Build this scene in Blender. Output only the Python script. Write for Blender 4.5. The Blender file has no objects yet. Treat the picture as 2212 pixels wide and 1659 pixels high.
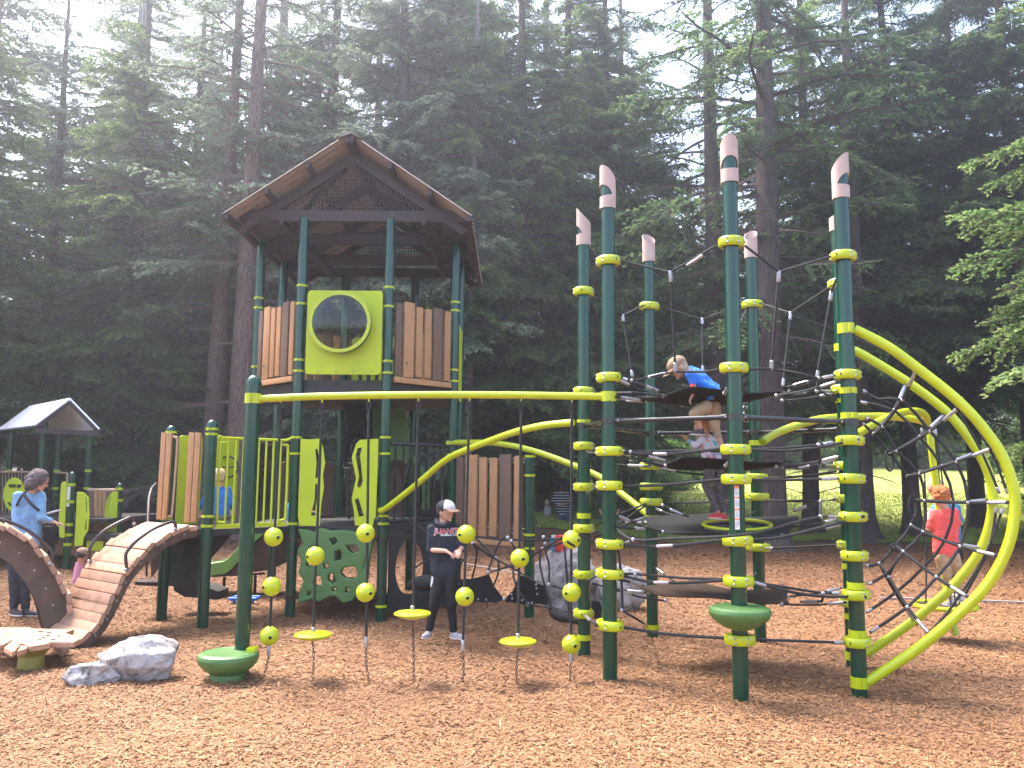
import bpy, math, random
import numpy as np
from mathutils import Vector, Matrix, noise
from mathutils.bvhtree import BVHTree
R = math.radians
PI = math.pi
sc = bpy.context.scene
# ---------------- camera ----------------
FPX, PITCH, ROLL, CH = 1793.0, 0.1125, 0.0082, 1.65
CAM = Vector((0, 0, CH))
_F = Vector((0, math.cos(PITCH), math.sin(PITCH)))
_U0 = Vector((0, -math.sin(PITCH), math.cos(PITCH)))
_R0 = Vector((1, 0, 0))
_RR = _R0*math.cos(ROLL)+_U0*math.sin(ROLL)
_UU = -_R0*math.sin(ROLL)+_U0*math.cos(ROLL)
cd = bpy.data.cameras.new('camera')
cam = bpy.data.objects.new('camera', cd)
sc.collection.objects.link(cam)
cd.sensor_width = 36
cd.lens = FPX/2212*36
cd.clip_start = 0.1
cd.clip_end = 600
M4 = Matrix((_RR, _UU, -_F)).transposed().to_4x4()
M4.translation = CAM
cam.matrix_world = M4
sc.camera = cam
# ---------------- light ----------------
SUN_EL, SUN_AZ = R(60), R(306)     # azimuth clockwise from +Y: high sun in front of the viewer, to the left
w = bpy.data.worlds.new("World")
sc.world = w
w.use_nodes = True
nt = w.node_tree
sky = nt.nodes.new('ShaderNodeTexSky')
sky.sky_type = 'NISHITA'
sky.sun_disc = False
sky.sun_elevation = SUN_EL
sky.sun_rotation = SUN_AZ
sky.air_density = 1.0
sky.dust_density = 4.0
sky.ozone_density = 1.0
bg = nt.nodes['Background']
nt.links.new(sky.outputs[0], bg.inputs[0])
bg.inputs[1].default_value = 0.15
sl = bpy.data.lights.new('sun', 'SUN')
sl.energy = 2.0
sl.angle = R(16)
sl.color = (1, .95, .87)
so = bpy.data.objects.new('sun', sl)
sc.collection.objects.link(so)
sdir = Vector((math.sin(SUN_AZ)*math.cos(SUN_EL), math.cos(SUN_AZ)*math.cos(SUN_EL), math.sin(SUN_EL)))
so.rotation_euler = sdir.to_track_quat('Z', 'Y').to_euler()
so.location = (-5, -5, 20)
vs = sc.view_settings
vs.view_transform = 'Standard'
vs.look = 'None'
vs.exposure = 2.45
vs.gamma = 1
cy = sc.cycles
cy.max_bounces = 6
cy.diffuse_bounces = 4
cy.glossy_bounces = 3
cy.transmission_bounces = 4
cy.transparent_max_bounces = 8
cy.volume_bounces = 0
cy.use_denoising = True
cy.sample_clamp_indirect = 6

# ---------------- measuring helpers ----------------
def ray(px, py):
    return _F+_RR*((px-1106)/FPX)+_UU*((829.5-py)/FPX)
def at(px, py, Y):
    d = ray(px, py)
    return CAM+d*(Y/d.y)
def G(px, py, z=0):
    d = ray(px, py)
    return CAM+d*((z-CH)/d.z)
def onp(px, py, p0, dr):
    d = ray(px, py)
    n = Vector((-dr[1], dr[0], 0))
    return CAM+d*(n.dot(Vector((p0[0], p0[1], 0))-CAM)/n.dot(d))
def zat(X, Y, py):
    lo, hi = -2.0, 25.0
    for _ in range(40):
        m = (lo+hi)/2
        v = Vector((X, Y, m))-CAM
        y = 829.5-FPX*v.dot(_UU)/v.dot(_F)
        if y > py: lo = m
        else: hi = m
    return (lo+hi)/2

def gz(x, y):
    x = np.asarray(x, float); y = np.asarray(y, float)
    u = .020*np.sin(1.9*x+.7*y+1)*np.sin(1.3*y-.6*x)+.012*np.sin(3.7*x-2.1*y)*np.sin(2.9*y+1.1*x)+.008*np.sin(7.1*x+3*y)*np.sin(6.3*y-2*x)
    u = u*np.clip((22-y)/8, 0.3, 1)-.01
    u = u+.085*np.exp(-((x+2.22)**2+(y-6.95)**2)/.20)
    for hx in (-2.0, -1.63, -1.22, -.80, -.37, .07, .50): u = u-.035*np.exp(-((x-hx)**2+(y-6.82)**2)/.035)
    def ss(t):
        t = np.clip(t, 0, 1)
        return t*t*(3-2*t)
    wr = ss((x-0)/5)
    return u+wr*3.0*np.clip((y-24)/42, 0, 1)+(1-wr)*1.75*ss((y-19)/13)
def g1(x, y): return float(gz(x, y))

# ---------------- materials ----------------
MATS = {}
def mat(name, col, rough=.5, metal=0., var=.12, vs_=6., bump=0., bs=60., spec=.5, col2=None, grain=None, trans=0., coat=0., rnd=0.):
    m = bpy.data.materials.new(name)
    m.use_nodes = True
    n = m.node_tree.nodes; l = m.node_tree.links
    b = n['Principled BSDF']
    b.inputs['Roughness'].default_value = rough
    b.inputs['Metallic'].default_value = metal
    b.inputs['Specular IOR Level'].default_value = spec
    if coat: b.inputs['Coat Weight'].default_value = coat; b.inputs['Coat Roughness'].default_value = .12
    tc = n.new('ShaderNodeTexCoord')
    no = n.new('ShaderNodeTexNoise')
    no.inputs['Scale'].default_value = vs_
    no.inputs['Detail'].default_value = 6
    no.inputs['Roughness'].default_value = .65
    src = tc.outputs['Object']
    if grain:
        mp = n.new('ShaderNodeMapping'); mp.inputs['Scale'].default_value = grain
        l.new(src, mp.inputs[0]); src = mp.outputs[0]
    l.new(src, no.inputs['Vector'])
    cr = n.new('ShaderNodeValToRGB')
    c1 = [max(0, c*(1-var*2)) for c in col]; c2 = col2 or [min(1, c*(1+var*1.6)) for c in col]
    cr.color_ramp.elements[0].position = .3; cr.color_ramp.elements[1].position = .7
    cr.color_ramp.elements[0].color = (*c1, 1); cr.color_ramp.elements[1].color = (*c2, 1)
    l.new(no.outputs[0], cr.inputs[0]); l.new(cr.outputs[0], b.inputs['Base Color'])
    if rnd:
        oi = n.new('ShaderNodeObjectInfo'); mr = n.new('ShaderNodeMapRange'); mr.inputs[3].default_value = 1-rnd; mr.inputs[4].default_value = 1+rnd*.6
        hs_ = n.new('ShaderNodeHueSaturation'); l.new(oi.outputs['Random'], mr.inputs[0]); l.new(mr.outputs[0], hs_.inputs['Value']); l.new(cr.outputs[0], hs_.inputs['Color']); l.new(hs_.outputs[0], b.inputs['Base Color'])
    rr = n.new('ShaderNodeMapRange'); rr.inputs[3].default_value = max(.03, rough-.1); rr.inputs[4].default_value = min(1, rough+.15)
    l.new(no.outputs[0], rr.inputs[0]); l.new(rr.outputs[0], b.inputs['Roughness'])
    if bump:
        nb = n.new('ShaderNodeTexNoise'); nb.inputs['Scale'].default_value = bs; nb.inputs['Detail'].default_value = 4
        l.new(src, nb.inputs['Vector'])
        bp = n.new('ShaderNodeBump'); bp.inputs['Strength'].default_value = bump; bp.inputs['Distance'].default_value = .02
        l.new(nb.outputs[0], bp.inputs['Height']); l.new(bp.outputs[0], b.inputs['Normal'])
    MATS[name] = m
    return m
mat('post_green', (.002, .046, .024), .20, var=.08, vs_=3, coat=.35, spec=.4)
mat('lime', (.45, .52, .004), .36, var=.05, vs_=4, coat=.25)
mat('lime_panel', (.44, .53, .004), .5, var=.05, vs_=3, bump=.05, bs=90)
mat('cedar', (.47, .24, .105), .6, rnd=.12, var=.13, vs_=5, grain=(14, 14, 1.2), bump=.12, bs=30)
mat('cedar_flat', (.45, .255, .16), .62, rnd=.22, var=.14, vs_=7, bump=.15, bs=40)
mat('plank_brown', (.17, .10, .065), .65, var=.14, vs_=5, grain=(14, 14, 1.2), bump=.12, bs=30)
mat('cap_tan', (.50, .365, .315), .6, var=.06, vs_=10, bump=.1, bs=120)
mat('rope', (.022, .022, .024), .7, var=.3, vs_=220, bump=.5, bs=260)
mat('steel', (.42, .41, .44), .35, metal=.7, var=.1, vs_=30)
mat('black_steel', (.012, .012, .014), .25, var=.1, coat=.4)
mat('membrane', (.020, .019, .019), .8, spec=.2, var=.2, vs_=8, bump=.15, bs=40)
mat('membrane_brown', (.07, .045, .032), .85, spec=.2, var=.25, vs_=6, bump=.15, bs=40)
mat('roof_brown', (.038, .018, .017), .5, var=.2, vs_=6)
mat('roof_sheet', (.25, .205, .18), .5, var=.1, vs_=8)
mat('roof_metal', (.80, .80, .86), .35, metal=.2, var=.06)
mat('green_plastic', (.075, .17, .045), .45, var=.1, vs_=5, bump=.06, bs=90)
mat('slide_green', (.13, .26, .05), .38, var=.07, vs_=4)
mat('beam_brown', (.10, .058, .036), .55, var=.22, vs_=7, bump=.1, bs=30)
mat('dark_deck', (.03, .028, .028), .6, var=.3, vs_=10)
mat('rail_brown', (.055, .038, .04), .3, metal=.2, var=.1)
mat('pipe_tan', (.50, .30, .20), .4, var=.05)
mat('sticker', (.75, .75, .74), .6, var=.03)
mat('sticker_orange', (.75, .20, .05), .6, var=.03)
mat('sticker_ink', (.28, .28, .29), .6, var=.03)
mat('dark_hole', (.01, .01, .008), .8)
mat('skin', (.56, .30, .215), .5, var=.06, vs_=10)
mat('navy', (.009, .014, .026), .7, var=.25, vs_=14, bump=.2, bs=30)
mat('black_cloth', (.006, .006, .007), .75, var=.3, vs_=14, bump=.2, bs=30)
mat('white_cloth', (.72, .68, .70), .8, var=.08, vs_=14)
mat('red_print', (.70, .05, .05), .7)
mat('white_print', (.80, .80, .82), .7)
mat('denim_shirt', (.22, .38, .58), .85, var=.1, vs_=10, bump=.4, bs=14)
mat('dark_jeans', (.04, .038, .05), .85, var=.25, vs_=20, bump=.3, bs=20)
mat('blue_jeans', (.04, .075, .13), .85, var=.2, vs_=20)
mat('hair_grey', (.13, .095, .10), .8, var=.4, vs_=40, bump=1., bs=60)
mat('hair_brown', (.05, .03, .02), .7, var=.3, vs_=40)
mat('hair_black', (.012, .010, .010), .7, var=.3, vs_=40)
mat('hair_red', (.52, .17, .05), .8, var=.3, vs_=50, bump=1., bs=70)
mat('hair_blond', (.55, .38, .24), .8, var=.2, vs_=50)
mat('royal_blue', (.02, .16, .62), .8, var=.1, vs_=10, bump=.3, bs=20)
mat('teal_blue', (.05, .22, .38), .8, var=.1, vs_=10)
mat('coral_red', (.80, .10, .085), .8, var=.07, vs_=9, bump=.3, bs=16)
mat('red_shoe', (.60, .05, .05), .5)
mat('khaki', (.42, .28, .16), .85, var=.1, vs_=12, bump=.3, bs=20)
mat('tan_cap_cloth', (.27, .17, .11), .85, var=.1, vs_=20)
mat('grey_shoe', (.42, .36, .38), .7, var=.2, vs_=40)
mat('dark_shoe', (.06, .045, .045), .7, var=.3, vs_=40)
mat('sole_white', (.70, .66, .66), .7)
mat('pink_cloth', (.72, .30, .42), .85, var=.1)
mat('grey_cloth', (.35, .33, .36), .85, var=.1)
mat('leggings', (.05, .045, .055), .8, var=.6, vs_=60, col2=[.22, .19, .22])
mat('blue_plastic', (.02, .16, .75), .35)
mat('cyan_plastic', (.05, .40, .65), .35)
mat('red_plastic', (.75, .07, .06), .35)
mat('white_plastic', (.8, .8, .82), .35)
mat('olive', (.26, .22, .045), .5)
mat('concrete', (.26, .21, .19), .85, var=.12, vs_=12, bump=.2)
def tiedye():
    m = mat('tie_dye', (.75, .62, .66), .85)
    n = m.node_tree.nodes; cr = [x for x in n if x.type == 'VALTORGB'][0]
    no = [x for x in n if x.type == 'TEX_NOISE'][0]; no.inputs['Scale'].default_value = 9; no.inputs['Detail'].default_value = 1
    e = cr.color_ramp.elements
    e[0].color = (.20, .42, .50, 1); e[0].position = .36
    e[1].color = (.75, .20, .28, 1); e[1].position = .64
    q = e.new(.42); q.color = (.78, .68, .72, 1)
    q = e.new(.56); q.color = (.78, .66, .70, 1)
tiedye()
def striped():
    m = mat('stripe_cloth', (.012, .012, .015), .85)
    n = m.node_tree.nodes; l = m.node_tree.links
    tc = n.new('ShaderNodeTexCoord'); wv = n.new('ShaderNodeTexWave'); wv.bands_direction = 'Z'; wv.inputs['Scale'].default_value = 4.2
    wv.inputs['Distortion'].default_value = .6; wv.inputs['Detail'].default_value = 0
    l.new(tc.outputs['Object'], wv.inputs['Vector'])
    cr = n.new('ShaderNodeValToRGB'); cr.color_ramp.interpolation = 'CONSTANT'
    cr.color_ramp.elements[0].color = (.012, .012, .015, 1); cr.color_ramp.elements[1].color = (.7, .7, .72, 1); cr.color_ramp.elements[1].position = .90
    l.new(wv.outputs['Fac'], cr.inputs[0]); l.new(cr.outputs[0], n['Principled BSDF'].inputs['Base Color'])
striped()
def glassm():
    m = bpy.data.materials.new('bubble_glass'); m.use_nodes = True
    n = m.node_tree.nodes; l = m.node_tree.links; n.remove(n['Principled BSDF'])
    a = n.new('ShaderNodeBsdfTransparent'); a.inputs[0].default_value = (.84, .82, .62, 1)
    g = n.new('ShaderNodeBsdfGlossy'); g.inputs['Roughness'].default_value = .04
    fr = n.new('ShaderNodeFresnel'); fr.inputs[0].default_value = 1.5
    mx = n.new('ShaderNodeMixShader')
    l.new(fr.outputs[0], mx.inputs[0]); l.new(a.outputs[0], mx.inputs[1]); l.new(g.outputs[0], mx.inputs[2])
    l.new(mx.outputs[0], n['Material Output'].inputs[0]); MATS['bubble_glass'] = m
glassm()
def rockm():
    m = mat('rock', (.40, .375, .40), .9, spec=.2)
    n = m.node_tree.nodes; l = m.node_tree.links; b = n['Principled BSDF']
    tc = n.new('ShaderNodeTexCoord')
    n1 = n.new('ShaderNodeTexNoise'); n1.inputs['Scale'].default_value = 5; n1.inputs['Detail'].default_value = 9; n1.inputs['Roughness'].default_value = .7; n1.inputs['Distortion'].default_value = 1.2
    l.new(tc.outputs['Object'], n1.inputs['Vector'])
    cr = n.new('ShaderNodeValToRGB'); e = cr.color_ramp.elements
    e[0].position = .36; e[0].color = (.13, .11, .10, 1); e[1].position = .64; e[1].color = (.56, .51, .49, 1)
    q = e.new(.48); q.color = (.38, .345, .335, 1)
    l.new(n1.outputs[0], cr.inputs[0]); l.new(cr.outputs[0], b.inputs['Base Color'])
    bp = n.new('ShaderNodeBump'); bp.inputs['Strength'].default_value = .7; bp.inputs['Distance'].default_value = .04
    l.new(n1.outputs[0], bp.inputs['Height']); l.new(bp.outputs[0], b.inputs['Normal'])
rockm()
def barkm(name, c1, c2):
    m = mat(name, c1, .9)
    n = m.node_tree.nodes; l = m.node_tree.links; b = n['Principled BSDF']
    tc = n.new('ShaderNodeTexCoord'); mp = n.new('ShaderNodeMapping'); mp.inputs['Scale'].default_value = (9, 9, 1.6)
    l.new(tc.outputs['Object'], mp.inputs[0])
    v = n.new('ShaderNodeTexNoise'); v.inputs['Scale'].default_value = 2.2; v.inputs['Detail'].default_value = 7; v.inputs['Roughness'].default_value = .75; v.inputs['Distortion'].default_value = .8
    l.new(mp.outputs[0], v.inputs['Vector'])
    cr = n.new('ShaderNodeValToRGB'); e = cr.color_ramp.elements
    e[0].position = .38; e[0].color = (*c1, 1); e[1].position = .62; e[1].color = (*c2, 1)
    l.new(v.outputs[0], cr.inputs[0]); l.new(cr.outputs[0], b.inputs['Base Color'])
    bp = n.new('ShaderNodeBump'); bp.inputs['Strength'].default_value = 1; bp.inputs['Distance'].default_value = .05
    l.new(v.outputs[0], bp.inputs['Height']); l.new(bp.outputs[0], b.inputs['Normal'])
barkm('bark', (.045, .033, .030), (.17, .125, .112))
barkm('bark_red', (.085, .050, .042), (.30, .19, .155))
barkm('bark_pale', (.14, .12, .10), (.34, .29, .26))
def tonem(name, stops, rough=.8, trans=0.):
    m = bpy.data.materials.new(name); m.use_nodes = True
    n = m.node_tree.nodes; l = m.node_tree.links; b = n['Principled BSDF']
    at_ = n.new('ShaderNodeAttribute'); at_.attribute_name = 'tone'
    cr = n.new('ShaderNodeValToRGB'); e = cr.color_ramp.elements
    while len(e) > 1: e.remove(e[-1])
    e[0].position = stops[0][0]; e[0].color = (*stops[0][1], 1)
    for p, c in stops[1:]:
        q = e.new(p); q.color = (*c, 1)
    l.new(at_.outputs['Fac'], cr.inputs[0])
    if trans:
        n.remove(b)
        d = n.new('ShaderNodeBsdfDiffuse'); t = n.new('ShaderNodeBsdfTranslucent'); mx = n.new('ShaderNodeMixShader'); mx.inputs[0].default_value = trans
        l.new(cr.outputs[0], d.inputs[0]); l.new(cr.outputs[0], t.inputs[0])
        l.new(d.outputs[0], mx.inputs[1]); l.new(t.outputs[0], mx.inputs[2]); l.new(mx.outputs[0], n['Material Output'].inputs[0])
    else:
        l.new(cr.outputs[0], b.inputs['Base Color']); b.inputs['Roughness'].default_value = rough
    MATS[name] = m
tonem('chip', [(0, (.135, .058, .025)), (.22, (.20, .090, .036)), (.5, (.265, .126, .050)), (.8, (.33, .166, .071)), (1, (.45, .265, .14))], .75)
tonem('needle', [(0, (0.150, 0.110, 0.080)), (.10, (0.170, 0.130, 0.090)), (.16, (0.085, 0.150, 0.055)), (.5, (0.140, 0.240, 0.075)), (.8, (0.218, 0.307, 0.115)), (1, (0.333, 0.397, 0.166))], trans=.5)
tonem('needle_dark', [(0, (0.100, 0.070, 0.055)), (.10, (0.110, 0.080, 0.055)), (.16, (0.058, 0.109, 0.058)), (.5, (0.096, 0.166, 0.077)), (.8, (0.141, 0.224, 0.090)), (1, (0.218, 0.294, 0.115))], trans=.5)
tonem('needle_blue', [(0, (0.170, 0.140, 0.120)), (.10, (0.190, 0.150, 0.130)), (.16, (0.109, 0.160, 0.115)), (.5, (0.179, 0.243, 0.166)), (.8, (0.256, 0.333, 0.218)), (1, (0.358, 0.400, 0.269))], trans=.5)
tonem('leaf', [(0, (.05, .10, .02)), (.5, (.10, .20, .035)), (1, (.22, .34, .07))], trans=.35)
tonem('grass_blade', [(0, (.20, .27, .05)), (.5, (.32, .38, .09)), (1, (.48, .50, .17))], trans=.3)

# ---------------- object helpers ----------------
OFF = {}
def props(o, label=None, cat=None, group=None, kind=None):
    if label: o['label'] = label
    if cat: o['category'] = cat
    if group: o['group'] = group
    if kind: o['kind'] = kind
def thing(name, loc, label, cat, group=None):
    o = bpy.data.objects.new(name, None)
    sc.collection.objects.link(o)
    o.empty_display_size = .2
    o.location = loc
    props(o, label, cat, group)
    OFF[o.name] = Vector(loc)
    return o
def link(name, me, parent=None, loc=None, label=None, cat=None, group=None, kind=None):
    o = bpy.data.objects.new(name, me)
    sc.collection.objects.link(o)
    if parent is not None:
        off = OFF[parent.name]
        o.parent = parent
    else:
        off = Vector(loc) if loc is not None else Vector((0, 0, 0))
        o.location = off
    if off.length > 0: me.transform(Matrix.Translation(-off))
    OFF[o.name] = off
    props(o, label, cat, group, kind)
    return o
def perp(t):
    a = Vector((0, 0, 1)) if abs(t.z) < .9 else Vector((1, 0, 0))
    u = t.cross(a).normalized()
    return u, t.cross(u).normalized()
def smooth_path(pts, k=4):
    if len(pts) < 3 or k < 2: return [Vector(p) for p in pts]
    P = [Vector(p) for p in pts]; out = []
    for i in range(len(P)-1):
        p0 = P[max(i-1, 0)]; p1 = P[i]; p2 = P[i+1]; p3 = P[min(i+2, len(P)-1)]
        for j in range(k):
            t = j/k
            out.append(.5*((2*p1)+(-p0+p2)*t+(2*p0-5*p1+4*p2-p3)*t*t+(-p0+3*p1-3*p2+p3)*t**3))
    out.append(P[-1])
    return out
class MB:
    def __init__(s): s.v = []; s.f = []; s.m = []; s.mi = 0
    def add(s, vs_, fs):
        b = len(s.v); s.v += [Vector(v) for v in vs_]
        for f in fs: s.f.append([b+i for i in f]); s.m.append(s.mi)
        return s
    def tube(s, pts, r, n=8, cap=True, k=1):
        P = smooth_path(pts, k) if k > 1 else [Vector(p) for p in pts]
        m = len(P)
        if m < 2: return s
        rs = r if isinstance(r, (list, tuple)) else [r]*m
        if len(rs) != m: rs = [np.interp(i/(m-1), np.linspace(0, 1, len(rs)), rs) for i in range(m)]
        vs_ = []; u = None
        for i in range(m):
            t = (P[min(i+1, m-1)]-P[max(i-1, 0)])
            if t.length < 1e-9: t = Vector((0, 0, 1))
            t.normalize()
            if u is None: u, v = perp(t)
            else:
                u = (u-t*u.dot(t))
                if u.length < 1e-6: u, v = perp(t)
                u.normalize(); v = t.cross(u)
            for j in range(n):
                a = 2*PI*j/n
                vs_.append(P[i]+(u*math.cos(a)+v*math.sin(a))*rs[i])
        fs = []
        for i in range(m-1):
            for j in range(n):
                fs.append([i*n+j, i*n+(j+1) % n, (i+1)*n+(j+1) % n, (i+1)*n+j])
        if cap: fs.append(list(range(n))[::-1]); fs.append([(m-1)*n+j for j in range(n)])
        return s.add(vs_, fs)
    def obox(s, c, ax, ay, az):
        c = Vector(c); ax = Vector(ax); ay = Vector(ay); az = Vector(az)
        vs_ = [c+ax*i+ay*j+az*k for k in (-1, 1) for j in (-1, 1) for i in (-1, 1)]
        return s.add(vs_, [[0, 2, 3, 1], [4, 5, 7, 6], [0, 1, 5, 4], [2, 6, 7, 3], [0, 4, 6, 2], [1, 3, 7, 5]])
    def box(s, x0, x1, y0, y1, z0, z1):
        return s.obox(((x0+x1)/2, (y0+y1)/2, (z0+z1)/2), ((x1-x0)/2, 0, 0), (0, (y1-y0)/2, 0), (0, 0, (z1-z0)/2))
    def bar(s, p, q, wd, ht, up=(0, 0, 1)):
        p = Vector(p); q = Vector(q); d = q-p; t = d.normalized(); up = Vector(up)
        sd = t.cross(up).normalized(); u = sd.cross(t)
        return s.obox((p+q)/2, d/2, sd*wd/2, u*ht/2)
    def lathe(s, c, prof, n=20, axis=(0, 0, 1), sx=1., sy=1., u=None):
        c = Vector(c); t = Vector(axis).normalized()
        if u is None: u, v = perp(t)
        else: u = Vector(u); v = t.cross(u)
        vs_ = []
        for r, z in prof:
            for j in range(n):
                a = 2*PI*j/n
                vs_.append(c+t*z+u*math.cos(a)*r*sx+v*math.sin(a)*r*sy)
        m = len(prof); fs = []
        for i in range(m-1):
            for j in range(n): fs.append([i*n+j, i*n+(j+1) % n, (i+1)*n+(j+1) % n, (i+1)*n+j])
        fs.append(list(range(n))[::-1]); fs.append([(m-1)*n+j for j in range(n)])
        return s.add(vs_, fs)
    def ball(s, c, r, n=12, m=7, sz=1.):
        c = Vector(c); prof = [(max(1e-4, r*math.sin(PI*i/m)), -r*sz*math.cos(PI*i/m)) for i in range(m+1)]
        return s.lathe(c, prof, n)
    def prism(s, poly, vec):
        n = len(poly); vec = Vector(vec); P = [Vector(p) for p in poly]
        return s.add(P+[p+vec for p in P], [list(range(n))[::-1], [n+i for i in range(n)]]+[[i, (i+1) % n, n+(i+1) % n, n+i] for i in range(n)])
    def mesh(s, name, mats, sharp=38):
        me = bpy.data.meshes.new(name)
        me.from_pydata([tuple(v) for v in s.v], [], s.f)
        for mm in (mats if isinstance(mats, (list, tuple)) else [mats]): me.materials.append(MATS[mm])
        me.polygons.foreach_set('material_index', s.m)
        me.polygons.foreach_set('use_smooth', [True]*len(s.f))
        me.update()
        import bmesh
        bm = bmesh.new(); bm.from_mesh(me); bmesh.ops.recalc_face_normals(bm, faces=bm.faces); bm.to_mesh(me); bm.free()
        me.set_sharp_from_angle(angle=R(sharp))
        return me
    def build(s, name, mats, parent=None, bevel=0, **kw):
        me = s.mesh(name, mats)
        if bevel: me = bev(me, bevel)
        return link(name, me, parent, **kw)
def bev(me, wd, seg=2):
    import bmesh
    bm = bmesh.new(); bm.from_mesh(me)
    es = [e for e in bm.edges if len(e.link_faces) == 2 and e.calc_face_angle(0) > R(40)]
    bmesh.ops.bevel(bm, geom=es, offset=wd, segments=seg, profile=.6, affect='EDGES', clamp_overlap=True)
    bm.to_mesh(me); bm.free()
    me.polygons.foreach_set('use_smooth', [True]*len(me.polygons))
    me.set_sharp_from_angle(angle=R(50))
    return me
def evalmesh(o):
    dg = bpy.context.evaluated_depsgraph_get()
    me = bpy.data.meshes.new_from_object(o.evaluated_get(dg), depsgraph=dg)
    d = o.data; bpy.data.objects.remove(o)
    if isinstance(d, bpy.types.Curve): bpy.data.curves.remove(d)
    else: bpy.data.meshes.remove(d)
    return me
def plate(name, outl, holes, org, U, th, mt, parent, bevel=.004, **kw):
    """flat panel with holes; outl/holes in (u, v) on the vertical plane through org along U"""
    cu = bpy.data.curves.new('tmp', 'CURVE'); cu.dimensions = '2D'; cu.fill_mode = 'BOTH'; cu.extrude = th/2-bevel; cu.bevel_depth = bevel; cu.bevel_resolution = 1
    for pl in [outl]+list(holes):
        sp = cu.splines.new('POLY'); sp.points.add(len(pl)-1); sp.use_cyclic_u = True
        for i, p in enumerate(pl): sp.points[i].co = (p[0], p[1], 0, 1)
    o = bpy.data.objects.new('tmp', cu); sc.collection.objects.link(o)
    me = evalmesh(o)
    U = Vector(U).normalized(); V = Vector((0, 0, 1)); N = U.cross(V)
    Mx = Matrix((U, V, N)).transposed().to_4x4(); Mx.translation = Vector(org)
    me.transform(Mx)
    me.name = name; me.materials.clear(); me.materials.append(MATS[mt])
    me.polygons.foreach_set('use_smooth', [False]*len(me.polygons))
    return link(name, me, parent, **kw)
def pxuv(pts, org, U):
    U = Vector(U).normalized(); o = Vector(org); r = []
    for p in pts:
        q = onp(p[0], p[1], o, U)
        r.append(((q-o).dot(U), q.z-o.z))
    return r
def circ(c, rx, ry, n=28): return [(c[0]+rx*math.cos(2*PI*i/n), c[1]+ry*math.sin(2*PI*i/n)) for i in range(n)]
def rrect(u0, u1, v0, v1, r=.04, n=5):
    o = []
    for cx, cy_, a0 in ((u1-r, v0+r, -PI/2), (u1-r, v1-r, 0), (u0+r, v1-r, PI/2), (u0+r, v0+r, PI)):
        for i in range(n+1):
            a = a0+PI/2*i/n; o.append((cx+r*math.cos(a), cy_+r*math.sin(a)))
    return o
def bigmesh(name, verts, nper, mats, tone=None, matidx=None, smooth=False):
    """verts (N,nper,3) separate polygons"""
    N = verts.shape[0]
    me = bpy.data.meshes.new(name)
    me.vertices.add(N*nper); me.vertices.foreach_set('co', verts.reshape(-1).astype(np.float32))
    me.loops.add(N*nper); me.loops.foreach_set('vertex_index', np.arange(N*nper, dtype=np.int32))
    me.polygons.add(N); me.polygons.foreach_set('loop_start', np.arange(0, N*nper, nper, dtype=np.int32))
    for m in mats: me.materials.append(MATS[m])
    if matidx is not None: me.polygons.foreach_set('material_index', matidx.astype(np.int32))
    me.update(calc_edges=True)
    if tone is not None:
        a = me.attributes.new('tone', 'FLOAT', 'POINT'); a.data.foreach_set('value', np.repeat(tone, nper).astype(np.float32))
    return me
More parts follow.
